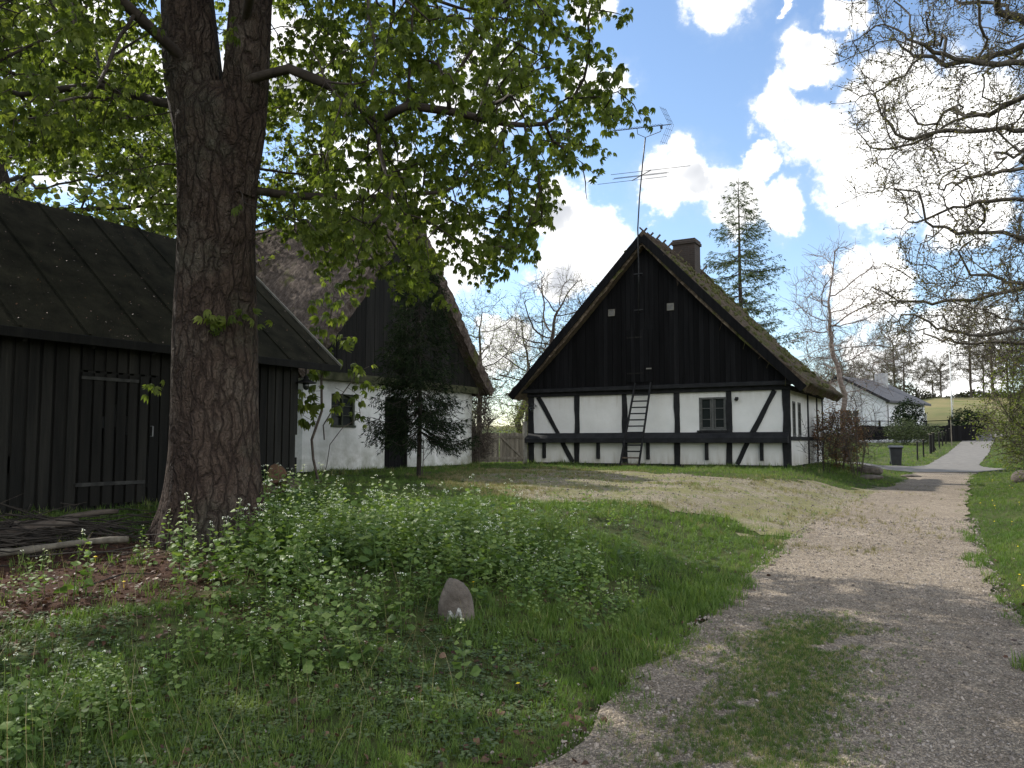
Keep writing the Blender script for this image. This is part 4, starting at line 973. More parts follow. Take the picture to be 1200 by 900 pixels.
# --- generic broadleaf / bare tree
def tree(name, loc, H, Rad, zc, rz_, natt, D, label, cat='tree', trunkr=None, bark='twig', leafmat=None, leafsize=.1, leafper=1, twp=2, twL=.5, tipr=.004, e=2.3, jit=.2, keep=None, lean=(0, 0), group=None, trunkpts=None, proto=(SV, SF), sel=None, grav=.05, inner=.5, twseg=3, lsel=1.0, kill=None, infl=None, gnarl=.10):
    seeds.clear(); root = empty(name, loc, 0, label=label, cat=cat, group=group)
    tp = trunkpts or [(0, 0, -.1), (lean[0]*.4, lean[1]*.4, H*.3), (lean[0], lean[1], H*.62)]
    chain(tp, -1, D); ns = len(seeds)
    att = shellpts(natt, (lean[0], lean[1], zc), (Rad, Rad, rz_), inner, keep)
    P, par = colonize(att, seeds, D, kill or D*1.5, infl or D*9, 90, grav=grav, jit=jit, maxn=6000)
    w_ = smooth(P[:, 2], .6, 2.5)[:, None]*gnarl; P = P+w_*np.stack([vn(P, 1.5, 1), vn(P, 1.5, 21), vn(P, 1.7, 33)], 1)+w_*.3*np.stack([vn(P, 4.1, 2), vn(P, 4.1, 12), vn(P, 4.3, 22)], 1)
    r = radii(par, tipr*1.5, e)
    if trunkr: 
        k = trunkr/max(r[0], 1e-6); w = np.clip((r-tipr*1.5)/(r[0]-tipr*1.5), 0, 1)**.45; r = r*(1+(k-1)*w)
    P2, par2, r2, ids = twigs(P, par, r, tipr, twp, twL, twseg, 1., grav*.5, sel or tipr*4)
    V, Fs = skin(P2, par2, r2, 6, 3, tipr*3); link('trunk', arrmesh('trunk', V, Fs, rng.random(len(V)), smooth=True), M[bark], root)
    if leafmat:
        q = ids[rng.random(len(ids)) < lsel]; lp = np.repeat(P2[q], leafper, 0); lp = lp+rng.normal(0, leafsize*.8, lp.shape)
        leaves('crown', root, G[leafmat], lp, leafsize, proto, down=.15, up=.5)
    return root

# oak at the right edge
oz = gz(13.4, 18.5)
def oak_keep(p):
    rad = np.hypot(p[:, 0], p[:, 1]); Rm = np.interp(p[:, 2], [3.2, 4.5, 6, 7.5, 9.5, 12, 14], [5.6, 5.2, 4.2, 4.6, 5.5, 5.0, 4.0]); return (rad < Rm*(1+.14*vn(p, .9, 5))) & (p[:, 2] > 3.3+.5*vn(p[:, :2], 1.2))
oak_tr = [(0, 0, -.2), (.05, 0, 2.5), (0, 0, 5), (-.3, .1, 7), (-.2, 0, 9), (.2, .1, 11.5)]
seeds_extra = None
tree('oak_tree', (13.4, 18.5, oz), 15, 6.0, 9.0, 7.6, 2100, .26, 'gnarled old oak with twisting limbs and sparse olive leaves on the right edge', trunkr=.48, bark='oakbark', leafmat='oak', leafsize=.055, leafper=2, twp=4, twL=.5, tipr=.0075, jit=.6, keep=oak_keep, trunkpts=oak_tr, proto=(QV, QF), grav=.0, inner=.8, e=2.0, sel=.016, gnarl=.26)

# --- conifers
def conifer(name, loc, H, Rb, z0, nwh, label, bark, needle, trunkr, nb=6, droop=.25, twl=.5, nsize=.1, dens=1., upturn=.15, gap=0., group=None, seed=0, cat='tree', card=(QV, QF), cw=.28, hang=.3, nstep=.16, shape=1.):
    root = empty(name, loc, 0, label=label, cat=cat, group=group); b = MB()
    b.tube([(0, 0, -.1), (.02, 0, H*.3), (-.02, .02, H*.65), (0, 0, H)], [trunkr, trunkr*.8, trunkr*.45, .01], 8)
    pos = []; dirs = []
    for w in range(nwh):
        f = (w+random.uniform(-.3, .3))/nwh; z = z0+(H-z0)*max(f, 0); Rw = Rb*(1-f)**shape+.12
        for q in range(nb):
            if random.random() < gap: continue
            a = random.uniform(0, 2*math.pi); L = Rw*random.uniform(.65, 1.12); n = max(4, int(L/.12))
            t = np.linspace(0, 1, n); pts = np.stack([np.cos(a+.1*t)*L*t, np.sin(a+.1*t)*L*t, z-droop*L*np.sin(t*2.2)*.8+upturn*L*t**2.2+.02*np.sin(9*t)], 1)
            b.tube(pts, np.linspace(max(.008, L*.012), .004, n), 4, cap=False)
            d = np.array((math.cos(a), math.sin(a), 0)); s = np.array((-d[1], d[0], 0))
            for k in range(2, n):
                tl = twl*(1-.55*t[k])*min(1, .3+1.5*t[k])*random.uniform(.6, 1.2)
                for sd in (-1, 1):
                    if random.random() > dens: continue
                    dr = unit(d*.65+s*sd*random.uniform(.5, 1.0)+np.array((0, 0, -hang*random.uniform(.2, 1.4)))); m = max(2, int(tl/nstep))
                    e = pts[k]+dr*tl+np.array((0, 0, -.25*tl*hang)); b.tube([pts[k], e], [.003, .002], 3, cap=False)
                    tt = np.linspace(.1, 1, m)[:, None]; pos.append(pts[k]*(1-tt)+e*tt); dirs.append(np.repeat(dr[None], m, 0))
            pos.append(pts[n//3:]); dirs.append(np.repeat(d[None], n-n//3, 0))
    b.build('trunk', M[bark], root)
    pos = np.concatenate(pos); dirs = np.concatenate(dirs); n = len(pos); pos = np.repeat(pos, 3, 0)+rng.normal(0, nsize*.12, (n*3, 3)); dirs = unit(np.repeat(dirs, 3, 0)+rng.normal(0, .4, (n*3, 3)))
    V, Fs, r = inst(card[0]*np.array((cw, 1, .6)), card[1], pos, frames(dirs, rdir(len(pos))), nsize*rng.uniform(.6, 1.5, len(pos)))
    link('crown', arrmesh('crown', V, Fs, r), G[needle], root); print(name, n*3); return root
conifer('larch_tree', (11.6, 40, .5), 14.6, 3.3, 3.0, 34, 'tall larch with drooping tips rising behind the farmhouse chimney', 'larchbark', 'larch', .19, nb=6, droop=.10, twl=.75, nsize=.17, upturn=.10, gap=.12, hang=.7, nstep=.2, dens=.7, shape=.75)
conifer('spruce_tree', (-2.2, 18.9, gz(-2.2, 18.9)), 5.6, 1.12, 1.1, 32, 'dark young spruce with drooping branches in front of the barn door', 'twig_dk', 'spruce', .06, nb=9, droop=.36, twl=.34, cw=.24, nsize=.095, upturn=.05, hang=1.0, nstep=.045, dens=1., shape=.62)

# chestnut sapling in front of the barn wall
seeds.clear(); root = empty('chestnut_sapling', (-4.0, 16.6, gz(-4.0, 16.6)), 0, label='slender two-stemmed chestnut sapling in front of the whitewashed barn wall', cat='tree')
chain([(0, 0, 0), (-.12, 0, .5), (-.16, 0, .9), (.04, 0, 1.5), (.02, 0, 2.2), (.12, 0, 3.0), (.25, 0, 3.9)], D=.12)
chain([(.03, 0, 0), (.16, 0, .35), (.22, 0, .8), (.50, -.1, 1.15), (.85, -.1, 1.35)], D=.12)
chain([(.10, 0, .9), (.05, .1, 1.2), (.4, .1, 1.8), (.75, .1, 2.3)], D=.12)
att = np.concatenate([shellpts(90, (.2, 0, 3.2), (.6, .5, 1.3), .6), shellpts(34, (.75, 0, 1.9), (.7, .4, .9), .5), shellpts(16, (-.35, 0, 1.7), (.35, .3, .5), .5)])
P, par = colonize(att, seeds, .12, .16, 1.2, 40, jit=.2); r = radii(par, .005, 2.2, .04); r = np.maximum(r, .005)
V, Fs = skin(P, par, r, 5); link('trunk', arrmesh('trunk', V, Fs, rng.random(len(V)), smooth=True), M['twig'], root)
q = np.nonzero(r < .0055)[0]; leaves('crown', root, G['chestnut'], np.repeat(P[q], 1, 0)+rng.normal(0, .05, (len(q), 3)), .13, down=.35, up=.8)
for (x, y, h) in ((-2.15, 19.2, 1.3), ):
    root = empty('young_shoot', (x, y, gz(x, y)), 0, label='thin bare shoot standing in front of the right part of the barn wall', cat='plant')
    b = MB(); b.tube([(0, 0, 0), (.03, 0, h*.5), (0, 0, h)], [.012, .009, .004], 5); b.tube([(.02, 0, .6), (-.35, .05, .68)], .006, 4); b.tube([(.02, 0, .4), (.45, 0, .95)], .006, 4); b.tube([(.02, 0, .8), (-.2, .05, 1.05)], .005, 4); b.build('stem', M['twig'], root)

# birch right of the house
tree('birch_tree', (14.6, 35, .5), 10, 2.3, 6.2, 3.9, 420, .26, 'bare birch with pinkish trunk between farmhouse and distant white house', trunkr=.11, bark='birch', tipr=.007, twp=3, twL=.75, jit=.3, trunkpts=[(0, 0, -.1), (-.05, 0, 1.6), (.05, 0, 3.2), (-.35, 0, 4.8), (-.6, 0, 6.5)], leafmat='bud', leafsize=.05, proto=(QV, QF), lsel=.12, e=2.0)
# leafy trees on the left behind the shed
tree('lime_tree', (-15, 23, .6), 14, 6.0, 8.2, 6.2, 1300, .42, 'broad fresh-green tree behind the shed roof on the left edge', trunkr=.3, bark='twig_dk', leafmat='bud', leafsize=.17, leafper=4, twp=2, twL=.7, tipr=.007, jit=.3)
tree('beech_tree', (-9.5, 27, .6), 12, 4.2, 8., 5., 700, .42, 'green tree behind the barn ridge left of the big trunk', trunkr=.22, bark='twig_dk', leafmat='bud', leafsize=.14, leafper=2, twp=2, twL=.7, tipr=.007, jit=.3)
# trees seen in the gap between the two buildings
tree('bent_tree', (1.9, 36, .7), 8, 2.3, 6., 3.0, 420, .26, 'bare tree with a strongly bent trunk behind the wooden gate', trunkr=.15, bark='twig', tipr=.006, twp=3, twL=.6, jit=.35, trunkpts=[(0, 0, -.1), (-1.4, 0, 1.0), (-1.7, 0, 1.8), (-1.1, 0, 3.0), (-.2, 0, 4.0), (-.1, 0, 5.6)], leafmat='bud', leafsize=.06, proto=(QV, QF), lsel=.22)
def bare(loc, H, Rad, label, group, leaf=.3, name='bare_tree', natt=360, tr=.13, tipr=.006):
    return tree(name, loc, H, Rad, H*.6, H*.42, natt, .28, label, trunkr=tr, bark='twig', tipr=tipr, twp=3, twL=.7, jit=.3, leafmat='bud', leafsize=.07, proto=(QV, QF), lsel=leaf, group=group)
g1 = 'budding trees in the gap between barn and house'
bare((-1.6, 40, .7), 8.5, 2.4, 'budding tree right beside the barn roof edge, leftmost in the gap', g1, leaf=.7, natt=520)
bare((.9, 44, .7), 8.2, 2.6, 'pale budding tree standing straight above the middle of the gate', g1, leaf=.9, natt=520)
bare((4.3, 40, .7), 9.2, 2.6, 'budding tree touching the left slope of the farmhouse roof', g1, leaf=.6, natt=520)
def shrub(name, loc, Rad, H, label, leaf, leafsize, per, natt=150, bark='twig', tipr=.004, ns=7, group=None, cat='shrub', lsel=1., twp=2, twL=.3, D=.16):
    seeds.clear(); root = empty(name, loc, 0, label=label, cat=cat, group=group)
    for i in range(ns):
        a = random.uniform(0, 6.28); chain([(.12*math.cos(a), .12*math.sin(a), -.05), (Rad*.35*math.cos(a), Rad*.35*math.sin(a), H*.4)], D=D)
    att = shellpts(natt, (0, 0, H*.52), (Rad, Rad, H*.5), .6); P, par = colonize(att, seeds, D, D*1.3, D*9, 50, jit=.35); r = radii(par, tipr*1.3, 2.4)
    P2, par2, r2, ids = twigs(P, par, r, tipr, twp, twL, 2, 1., .1, tipr*4); V, Fs = skin(P2, par2, r2, 5); link('stems', arrmesh('stems', V, Fs, rng.random(len(V))), M[bark], root)
    if leaf:
        q = ids[rng.random(len(ids)) < lsel]; lp = np.repeat(P2[q], per, 0); leaves('foliage', root, G[leaf], lp+rng.normal(0, leafsize*.7, lp.shape), leafsize, (QV, QF), down=.1, up=.4)
    return root
g2 = 'greening bushes behind the gate'
for i, (x, y, rr0, h, lab) in enumerate([(-2.7, 29.4, 1.5, 4.0, 'greening bush behind the left leaf of the gate, placed to shade the barn wall'), (1.0, 34.5, 1.5, 3.2, 'greening bush behind the right leaf of the gate'), (3.1, 38.5, 1.7, 4.2, 'tall greening bush beside the left corner of the farmhouse'), (-5.0, 30.8, 1.7, 4.4, 'tall greening bush added behind the barn to shade its side wall')]):  # first and last bush placed to keep sun off the barn's hidden side wall
    shrub('bush', (x, y, .7), rr0, h, lab, 'bud', .065, 2, 320, group=g2, lsel=.9, twp=3, twL=.45)
shrub('climbing_shrub', (-1.15, 26.85, .8), .55, 2.7, 'tangled brown climber hanging on the right corner of the barn', None, .05, 1, 420, bark='twig', tipr=.006, twp=5, twL=.45, D=.12)
hx = wl((HW+1.6, 4.2, 0)); shrub('dry_hedge_shrub', (11.2, 27.4, gz(11.2, 27.4)), .85, 2.0, 'brown twiggy shrub with last year\'s russet leaves at the farmhouse\'s right side', 'russet', .06, 4, 520, twp=4, twL=.35, lsel=.9, tipr=.004)
shrub('bare_rose_bush', (9.6, 24.6, gz(9.6, 24.6)), .75, 1.9, 'bare arching bush in front of the farmhouse\'s right side wall', 'bud', .04, 1, 120, bark='twig_dk', lsel=.25, tipr=.004, twp=2)
shrub('bare_bush', (11.2, 26.0, gz(11.2, 26.0)), .9, 2.9, 'leggy grey bush under the right eave of the farmhouse', 'bud', .045, 1, 150, bark='twig', lsel=.3, tipr=.0045, twp=2, twL=.5)
g3 = 'greening bushes along the right side of the road'
for (x, y, rr0, h, lab) in ((13.9, 20.9, 1.5, 3.7, 'nearest greening bush on the right edge beside the gravel track'), (18.6, 26.5, 1.7, 3.6, 'middle greening bush on the right between track and asphalt road'), (24.6, 36.0, 1.9, 4.2, 'farthest greening bush on the right beside the asphalt road')):
    shrub('roadside_bush', (x, y, gz(x, y)), rr0, h, lab, 'bud', .06, 2, 620, bark='twig', lsel=.9, twp=4, twL=.45, group=g3)
# ------------------------------------------------------------------ the far end: white house, fence, hill
def at(px, Y, off=0.): x = (px-600)/934*Y/ .9899*.9974; return x, Y, gz(x, Y)+off
# far white house; local: gable at y=0 facing -y, ridge along y
fh = empty('white_house', (30.0, 83, 2.2), R(-45), label='distant white rendered house with dark grey tiled roof beyond the black fence', cat='house')
FW, FL, FE, FR = 8.6, 11.0, 3.4, 5.7
fhw = MAT('white_render', (.62, .63, .65), (.74, .75, .77), 2, .9, .2, 20); ft = MAT('grey_roof_tile', (.055, .055, .06), (.10, .10, .11), 6, .85, .4, 40)
b = MB()
b.bb(0, FW, 0, .3, -.5, FE); b.prism([(0, FE), (FW, FE), (FW/2, FR)], 1, 0, .3); b.bb(FW-.3, FW, .3, FL, -.5, FE); b.bb(0, .3, .3, FL, -.5, FE); b.bb(.3, FW-.3, FL-.3, FL, -.5, FE); b.prism([(0, FE), (FW, FE), (FW/2, FR)], 1, FL-.3, FL)
b.build('wall', fhw, fh)
b = MB(); o = .55
b.prism([(-o, FE-.30), (FW/2-.001, FR+.04), (FW/2-.001, FR+.26), (-o, FE-.1)], 1, -.45, FL+.4); b.prism([(FW+o, FE-.30), (FW+o, FE-.1), (FW/2+.001, FR+.26), (FW/2+.001, FR+.04)], 1, -.45, FL+.4); fr = b.build('roof', ft, fh)
b = MB(); b.bb(FW/2+.5, FW/2+1.6, 7.6, 8.4, 4.6, 6.6); b.build('chimney', MAT('grey_render', (.3, .3, .31), (.42, .42, .42), 3), fr)
for y in (3.0, 6.2):
    b = MB(); b.tube([(FW*.66, y, 4.4), (FW*.66, y, 5.3)], .09, 8); b.build('roof_vent', M['dark_metal'], fr)
for s in (-1, 1):
    b = MB(); b.beam((FW/2+s*(FW/2+o), -.48, FE-.24), (FW/2, -.48, FR+.2), .24, .04); b.build('bargeboard', M['beam'], fh)
def fwin(x0, x1, z0, z1, y, ax):
    def bx(b, a, c, e, f, d0, d1):
        if ax: b.bb(a, c, y-d1, y-d0, e, f)
        else: b.bb(y+d0, y+d1, a, c, e, f)
    b = MB(); xm = (x0+x1)/2; zm = (z0+z1)/2
    for (a, c, e, f) in ((x0, x1, z0, z0+.08), (x0, x1, z1-.08, z1), (x0, x0+.08, z0+.08, z1-.08), (x1-.08, x1, z0+.08, z1-.08), (xm-.04, xm+.04, z0+.08, z1-.08)): bx(b, a, c, e, f, .003, .06)
    bx(b, x0+.08, xm-.04, zm-.03, zm+.03, .003, .05); bx(b, xm+.04, x1-.08, zm-.03, zm+.03, .003, .05)
    w = b.build('window', M['white_paint'], fh); b = MB(); bx(b, x0+.05, x1-.05, z0+.05, z1-.05, .001, .02); b.build('pane', M['glass'], w)
fwin(4.7, 6.1, 1.2, 2.5, 0, True)
for y in (2.0, 4.6, 7.4, 10.4): fwin(y, y+1.0, 1.1, 2.3, FW, False)
b = MB(); b.tube([(FW+.1, .3, -.3), (FW+.1, .3, FE-.5)], .05, 6); b.build('downpipe', M['metal'], fh)
# black board fence round its garden
fa = np.array(at(1000, 64)[:2]); fb = np.array(at(1137, 66.5)[:2]); fd = fb-fa; L = np.linalg.norm(fd); fz = gz(*fa)
bf = empty('board_fence', (*fa, fz), math.atan2(fd[1], fd[0]), label='long black board fence in front of the distant white house', cat='fence')
b = MB(); x = 0
while x < L: z = gz(*(fa+fd/L*x))-fz; b.bb(x, x+.16, -.015, .015, z-.15, z+1.30+random.uniform(-.03, .03), rnd=random.random()); x += .165
b.build('boards', M['tar'], bf)
b = MB()
for x in np.arange(0, L, 2.2):
    z = gz(*(fa+fd/L*x))-fz; b = MB(); b.bb(x-.06, x+.06, .016, .13, z-.1, z+1.75); b.build('fence_post', M['tar'], bf)
b = MB()
for x in np.arange(0, L-2.2, 2.2):
    z = gz(*(fa+fd/L*x))-fz; z2 = gz(*(fa+fd/L*(x+2.2)))-fz; b.beam((x, .08, z+1.70), (x+2.2, .08, z2+1.70), .06, .05)
b.build('top_rail', M['tar'], bf)
fc = np.array(at(1141, 80)[:2]); d2 = fc-fb; L2 = np.linalg.norm(d2); z0 = gz(*fb)
bf2 = empty('board_fence', (*fb, z0), math.atan2(d2[1], d2[0]), label='short black board fence running uphill along the asphalt road', cat='fence')
b = MB(); x = 0
while x < L2: z = gz(*(fb+d2/L2*x))-z0; b.bb(x, x+.16, -.015, .015, z-.1, z+1.35, rnd=random.random()); x += .165
b.build('boards', M['tar'], bf2)
# stones along the foot of the fence
n = 130; t = rng.random(n)**.8; q = fa+fd*t[:, None]*.55+np.array((0, -.7))+rng.normal(0, .12, (n, 2)); pos = np.stack([q[:, 0], q[:, 1], ground(q[:, 0], q[:, 1])+.05], 1)
V, Fs, r = inst(ICV, ICF, pos, frames(rdir(n), rdir(n)), np.stack([rng.uniform(.1, .28, n), rng.uniform(.1, .22, n), rng.uniform(.08, .16, n)], 1)); tag(link('stones', arrmesh('stones', V, Fs, r), MAT('pale_stone', (.3, .3, .29), (.5, .5, .49), 3)), kind='stuff', label='row of pale stones along the foot of the black fence')
# garden shrubs
shrub('evergreen_bush', at(1054, 60.5), 1.4, 1.9, 'dense dark green hedge bush in front of the black fence', 'hedge', .12, 4, 420, bark='twig_dk', D=.25)
shrub('evergreen_bush', at(1080, 61.5), 1.3, 1.5, 'lower green bush spilling over the black fence', 'hedge', .12, 4, 300, bark='twig_dk', D=.25)
shrub('dark_yew', at(1060, 72), 1.3, 3.4, 'round dark yew standing at the corner of the distant white house', 'spruce', .16, 5, 420, bark='twig_dk', D=.3)
shrub('rhododendron', at(1131, 70), 1.6, 2.6, 'round blackish bush behind the right end of the black fence', 'spruce', .16, 5, 420, bark='twig_dk', D=.3)
# flagpole
fx, fy, fz_ = at(1112, 72); root = empty('flagpole', (fx, fy, fz_), 0, label='tall white flagpole behind the black fence', cat='flagpole')
b = MB(); b.tube([(0, 0, 0), (-.05, 0, 8.2)], [.075, .04], 10); b.build('pole', M['white_paint'], root, smooth=True)
b = MB(); b.lathe([(.01, 8.2), (.09, 8.25), (.09, 8.33), (.01, 8.4)], (-.05, 0, 0), 10); b.build('finial', M['white_paint'], root, smooth=True)
b = MB(); b.bb(-.12, .12, -.08, -.05, -.1, 1.1); b.bb(-.12, .12, .05, .08, -.1, 1.1); b.build('base_bracket', M['tar'], root)
b = MB(); b.tube([(.06, -.05, 8.1), (.10, -.09, 4), (.12, -.06, 1.2)], .008, 4); b.build('halyard', M['white_paint'], root)
# fence posts along the lawn
def fpost(px, py, h, label, lean=0., w=.09):
    # depth from the row's own line: posts stand just left of the road
    Y = np.interp(px, [1088, 1102, 1115, 1125, 1134, 1141, 1148], [44, 46.5, 50.5, 54.5, 58.5, 62, 66.]); x = np.interp(Y, TY, TX-TW)-1.0
    r_ = empty('fence_post', (x, Y, gz(x, Y)-.05), 0, label=label, cat='post', group='dark fence posts along the lawn beside the asphalt road')
    b = MB(); b.beam((0, 0, 0), (lean, 0, h), w, w); b.build('post', M['tar_old'], r_, .008)
    b = MB(); b.box((lean, 0, h+.012), (w*1.05, w*1.05, .03)); b.build('post_cap', M['grey_wood'], r_); return r_
ords = ['thin dark fence post nearest the camera on the lawn edge', 'second dark fence post from the lawn\'s near end', 'stout dark fence post, left one of a close pair', 'stout dark fence post, right one of a close pair', 'slanting dark stay leaning beside the pair of stout posts', 'dark fence post just beyond the slanting stay', 'slim dark fence post two before the end of the row', 'slim dark fence post last but one of the row', 'last dark fence post of the row by the road bend']
for (px, h, ln, w), lab in zip([(1088, 1.1, 0, .07), (1102, 1.1, 0, .07), (1113, 1.25, 0, .12), (1117.5, 1.3, 0, .12), (1122, 1.15, -.45, .07), (1128, 1.15, 0, .08), (1134, 1.1, 0, .07), (1140, 1.1, .05, .07), (1147, 1.1, 0, .07)], ords): fpost(px, 0, h, lab, ln, w)
mk = at(1110, 58); root = empty('marker_rod', mk, 0, label='thin pale marker rod standing on the lawn in front of the black fence', cat='rod'); b = MB(); b.tube([(0, 0, 0), (0, 0, 1.9)], .03, 6); b.build('rod', M['grey_wood'], root)
# hill: tall bare trees along the ridge (prototype + copies)
g4 = 'tall budding trees along the ridge of the hill'
p1 = bare((91, 140, gz(91, 140)), 15, 4.2, 'tall slim budding tree on the ridge, just left of the flagpole', g4, leaf=.5, name='ridge_tree', natt=420, tr=.17, tipr=.016)
p2 = bare((74, 150, gz(74, 150)), 11, 4.6, 'round budding tree on the ridge right of the distant white house', g4, leaf=.8, name='ridge_tree', natt=420, tr=.16, tipr=.016)
for ch in list(p1.children)+list(p2.children):
    pass
labs = ['budding tree on the ridge above the white house chimney', 'slender budding tree rising right behind the white house roof', 'budding tree on the ridge straight above the black fence', 'tall budding tree on the ridge right of the flagpole', 'tall budding tree on the ridge under the oak\'s low branch', 'budding tree on the ridge behind the roadside bushes', 'budding tree on the ridge at the right edge of the picture', 'low budding tree at the left end of the ridge', 'bushy budding tree behind the top of the birch', 'budding tree far off behind the dry brown shrub', 'slim tree on the ridge beyond the road bend', 'bushy tree on the ridge beyond the road bend']
for i, (px, Y, s, k) in enumerate([(1022, 150, 1.0, 2), (1046, 165, 1.25, 1), (1090, 170, .9, 2), (1135, 150, 1.3, 1), (1160, 142, 1.35, 1), (1178, 150, 1.2, 2), (1205, 145, 1.2, 1), (1000, 140, .9, 2), (962, 120, .9, 2), (985, 110, .8, 1), (1150, 160, 1.05, 2), (1100, 155, .95, 2)]):
    c = copy_tree(p1 if k == 1 else p2); x, y, z = at(px, Y); c.location = (x, y, z); c.rotation_euler = (0, 0, random.uniform(0, 6.28)); c.scale = (s, s, s*random.uniform(.9, 1.1)); c['label'] = labs[i]
# long hedge line on the ridge as one far-off mass
n = 26000; t = rng.random(n); hx0 = 40+t*140; hy = 158+rng.normal(0, 1.5, n)+4*np.sin(t*9); pos = np.stack([hx0, hy, ground(hx0, hy)+rng.random(n)**1.5*(1.9+1.0*np.sin(t*31)+.8*np.sin(t*73))], 1)
V, Fs, r = inst(QV, QF, pos, frames(rdir(n), rdir(n)), rng.uniform(.25, .7, n)); tag(link('far_hedgerow', arrmesh('far_hedgerow', V, Fs, r), LEAF('hedgerow', [(0, (.04, .04, .028)), (.6, (.07, .07, .04)), (1, (.10, .11, .05))], .1)), kind='stuff', label='far-off hedgerow of bare scrub along the top of the hill')

# ------------------------------------------------------------------ small things near the house
bx_, by_ = (1048-600)/934*39, 39.; root = empty('wheelie_bin', (bx_*1.0, by_, gz(bx_, by_)), R(-20), label='dark grey wheelie bin standing on the lawn where the gravel meets the asphalt', cat='bin')
bp_ = MAT('bin_plastic', (.022, .024, .027), (.035, .037, .04), 5, .5, .05); b = MB()
for (z0_, z1_, w0_, w1_) in ((.05, .86, .42, .54),):
    V = [(-w0_/2, -w0_/2, z0_), (w0_/2, -w0_/2, z0_), (w0_/2, w0_/2, z0_), (-w0_/2, w0_/2, z0_), (-w1_/2, -w1_/2, z1_), (w1_/2, -w1_/2, z1_), (w1_/2, w1_/2+.06, z1_), (-w1_/2, w1_/2+.06, z1_)]
    b._add(V, [(0, 3, 2, 1), (4, 5, 6, 7), (0, 1, 5, 4), (1, 2, 6, 5), (2, 3, 7, 6), (3, 0, 4, 7)])
b.bb(-.30, .30, -.30, .36, .862, .90); b.build('body', bp_, root, .015)
b = MB(); b.prism([(-.34, .903), (.38, .903), (.38, .95), (.1, 1.0), (-.28, .96)], 0, -.32, .32); b.tube([(-.24, .38, .97), (-.24, .46, 1.0), (.24, .46, 1.0), (.24, .38, .97)], .018, 6); b.build('lid', bp_, root, .01)
for s in (-1, 1):
    b = MB(); b.tube([(s*.20, .24, .12), (s*.26, .24, .12)], .12, 14); b.build('wheel', M['dark_metal'], root)
def rock(loc, size, label, name='boulder', mat='stone', seed=0, rz=0, group=None):
    bmh = bmesh.new(); bmesh.ops.create_icosphere(bmh, subdivisions=4, radius=1); V = np.array([v.co[:] for v in bmh.verts]); Fq = [np.array([[v.index for v in f.verts] for f in bmh.faces])]; bmh.free()
    V = V*(1+.16*vn(V, 1.6, seed)+.05*vn(V, 5, seed+1)+.02*vn(V, 13, seed+2))[:, None]*np.array(size)
    me = arrmesh(name, V, Fq, smooth=True); o = link(name, me, M[mat]); o.location = loc; o.rotation_euler = (0, 0, rz); return tag(o, label, 'rock', group)
x, y = 11.35, 25.4; rock((x, y, gz(x, y)+.06), (.38, .25, .10), 'flat pale stone on the grass bank below the russet shrub', seed=3)
x, y = 12.3, 27.6; rock((x, y, gz(x, y)+.1), (.45, .3, .2), 'dark rounded boulder on the bank right of the russet shrub', seed=5)
x, y = 15.15, 23.6; rock((x, y, gz(x, y)+.05), (.42, .35, .3), 'grey boulder half in the grass at the right edge beside the track', seed=8)
x, y = 14.7, 29.5; rock((x, y, gz(x, y)+.02), (.38, .2, .10), 'low dark clod on the edge where gravel meets asphalt', seed=9)
# stone marker with a white painted sign
x, y = -.44, 6.35; z = gz(x, y)
ms = empty('marker_stone', (x, y, z-.03), R(8), label='upright grey marker stone with white paint mark among the flowering weeds', cat='stone')
bmh = bmesh.new(); bmesh.ops.create_icosphere(bmh, subdivisions=4, radius=1); V = np.array([v.co[:] for v in bmh.verts]); Fq = [np.array([[v.index for v in f.verts] for f in bmh.faces])]; bmh.free()
V = V*(1+.09*vn(V, 1.9, 4)+.03*vn(V, 6, 2)+.015*vn(V, 15, 3))[:, None]; V = np.sign(V)*np.abs(V)**.9*np.array((.145, .10, .31)); V[:, 0] *= 1-.10*np.clip(V[:, 2]/.33, 0, 1)**2
V[:, 2] += .02; link('stone', arrmesh('stone', V, Fq, smooth=True), M['stone'], ms)
b = MB()
def front_y(px_, pz_):
    m_ = (np.abs(V[:, 0]-px_) < .03) & (np.abs(V[:, 2]-pz_) < .04) & (V[:, 1] < 0); return (V[m_, 1].mean() if m_.any() else -.08)
zig = [(-.07, -.01), (-.055, .10), (-.015, .04), (.02, .12), (.045, .0)]
pts = []
for a, c in zip(zig[:-1], zig[1:]):
    for t in (0, .5): p = (a[0]*(1-t)+c[0]*t, a[1]*(1-t)+c[1]*t); pts.append((p[0], front_y(*p)-.003, p[1]))
pts.append((zig[-1][0], front_y(*zig[-1])-.003, zig[-1][1]))
for a, c in zip(pts[:-1], pts[1:]): b.beam(a, c, random.uniform(.014, .024), .008)
b.build('painted_mark', MAT('worn_paint', (.14, .13, .12), (.42, .42, .40), 26, .95, pos=(.42, .60)), ms)

# fallen logs and the brushwood pile on the left
def fallen(p0, p1, r0, r1, label, mat='log'):
    p0 = np.array(p0, float); p1 = np.array(p1, float); n = 14; t = np.linspace(0, 1, n)[:, None]; P = p0*(1-t)+p1*t; P += np.stack([.04*np.sin(t[:, 0]*7+p0[0]), .05*np.sin(t[:, 0]*5+p1[1]), .02*np.sin(t[:, 0]*9)], 1)
    b = MB(); b.tube(P-p0, np.linspace(r0, r1, n)*(1+.1*rng.normal(0, 1, n)), 9); o = b.build('fallen_branch', M[mat], None, smooth=True); o.location = p0; tag(o, label, 'branch', 'fallen branches in front of the shed'); return o
fz0 = gz(-6, 8.6)
fallen((-6.3, 9.3, fz0+.10), (-4.75, 9.6, fz0+.28), .05, .03, 'long fallen branch lying nearest to the shed wall', 'twig')
fallen((-6.2, 8.3, fz0+.06), (-4.85, 8.9, fz0+.22), .07, .045, 'thick pale fallen branch in the middle of the brushwood pile', 'twig')
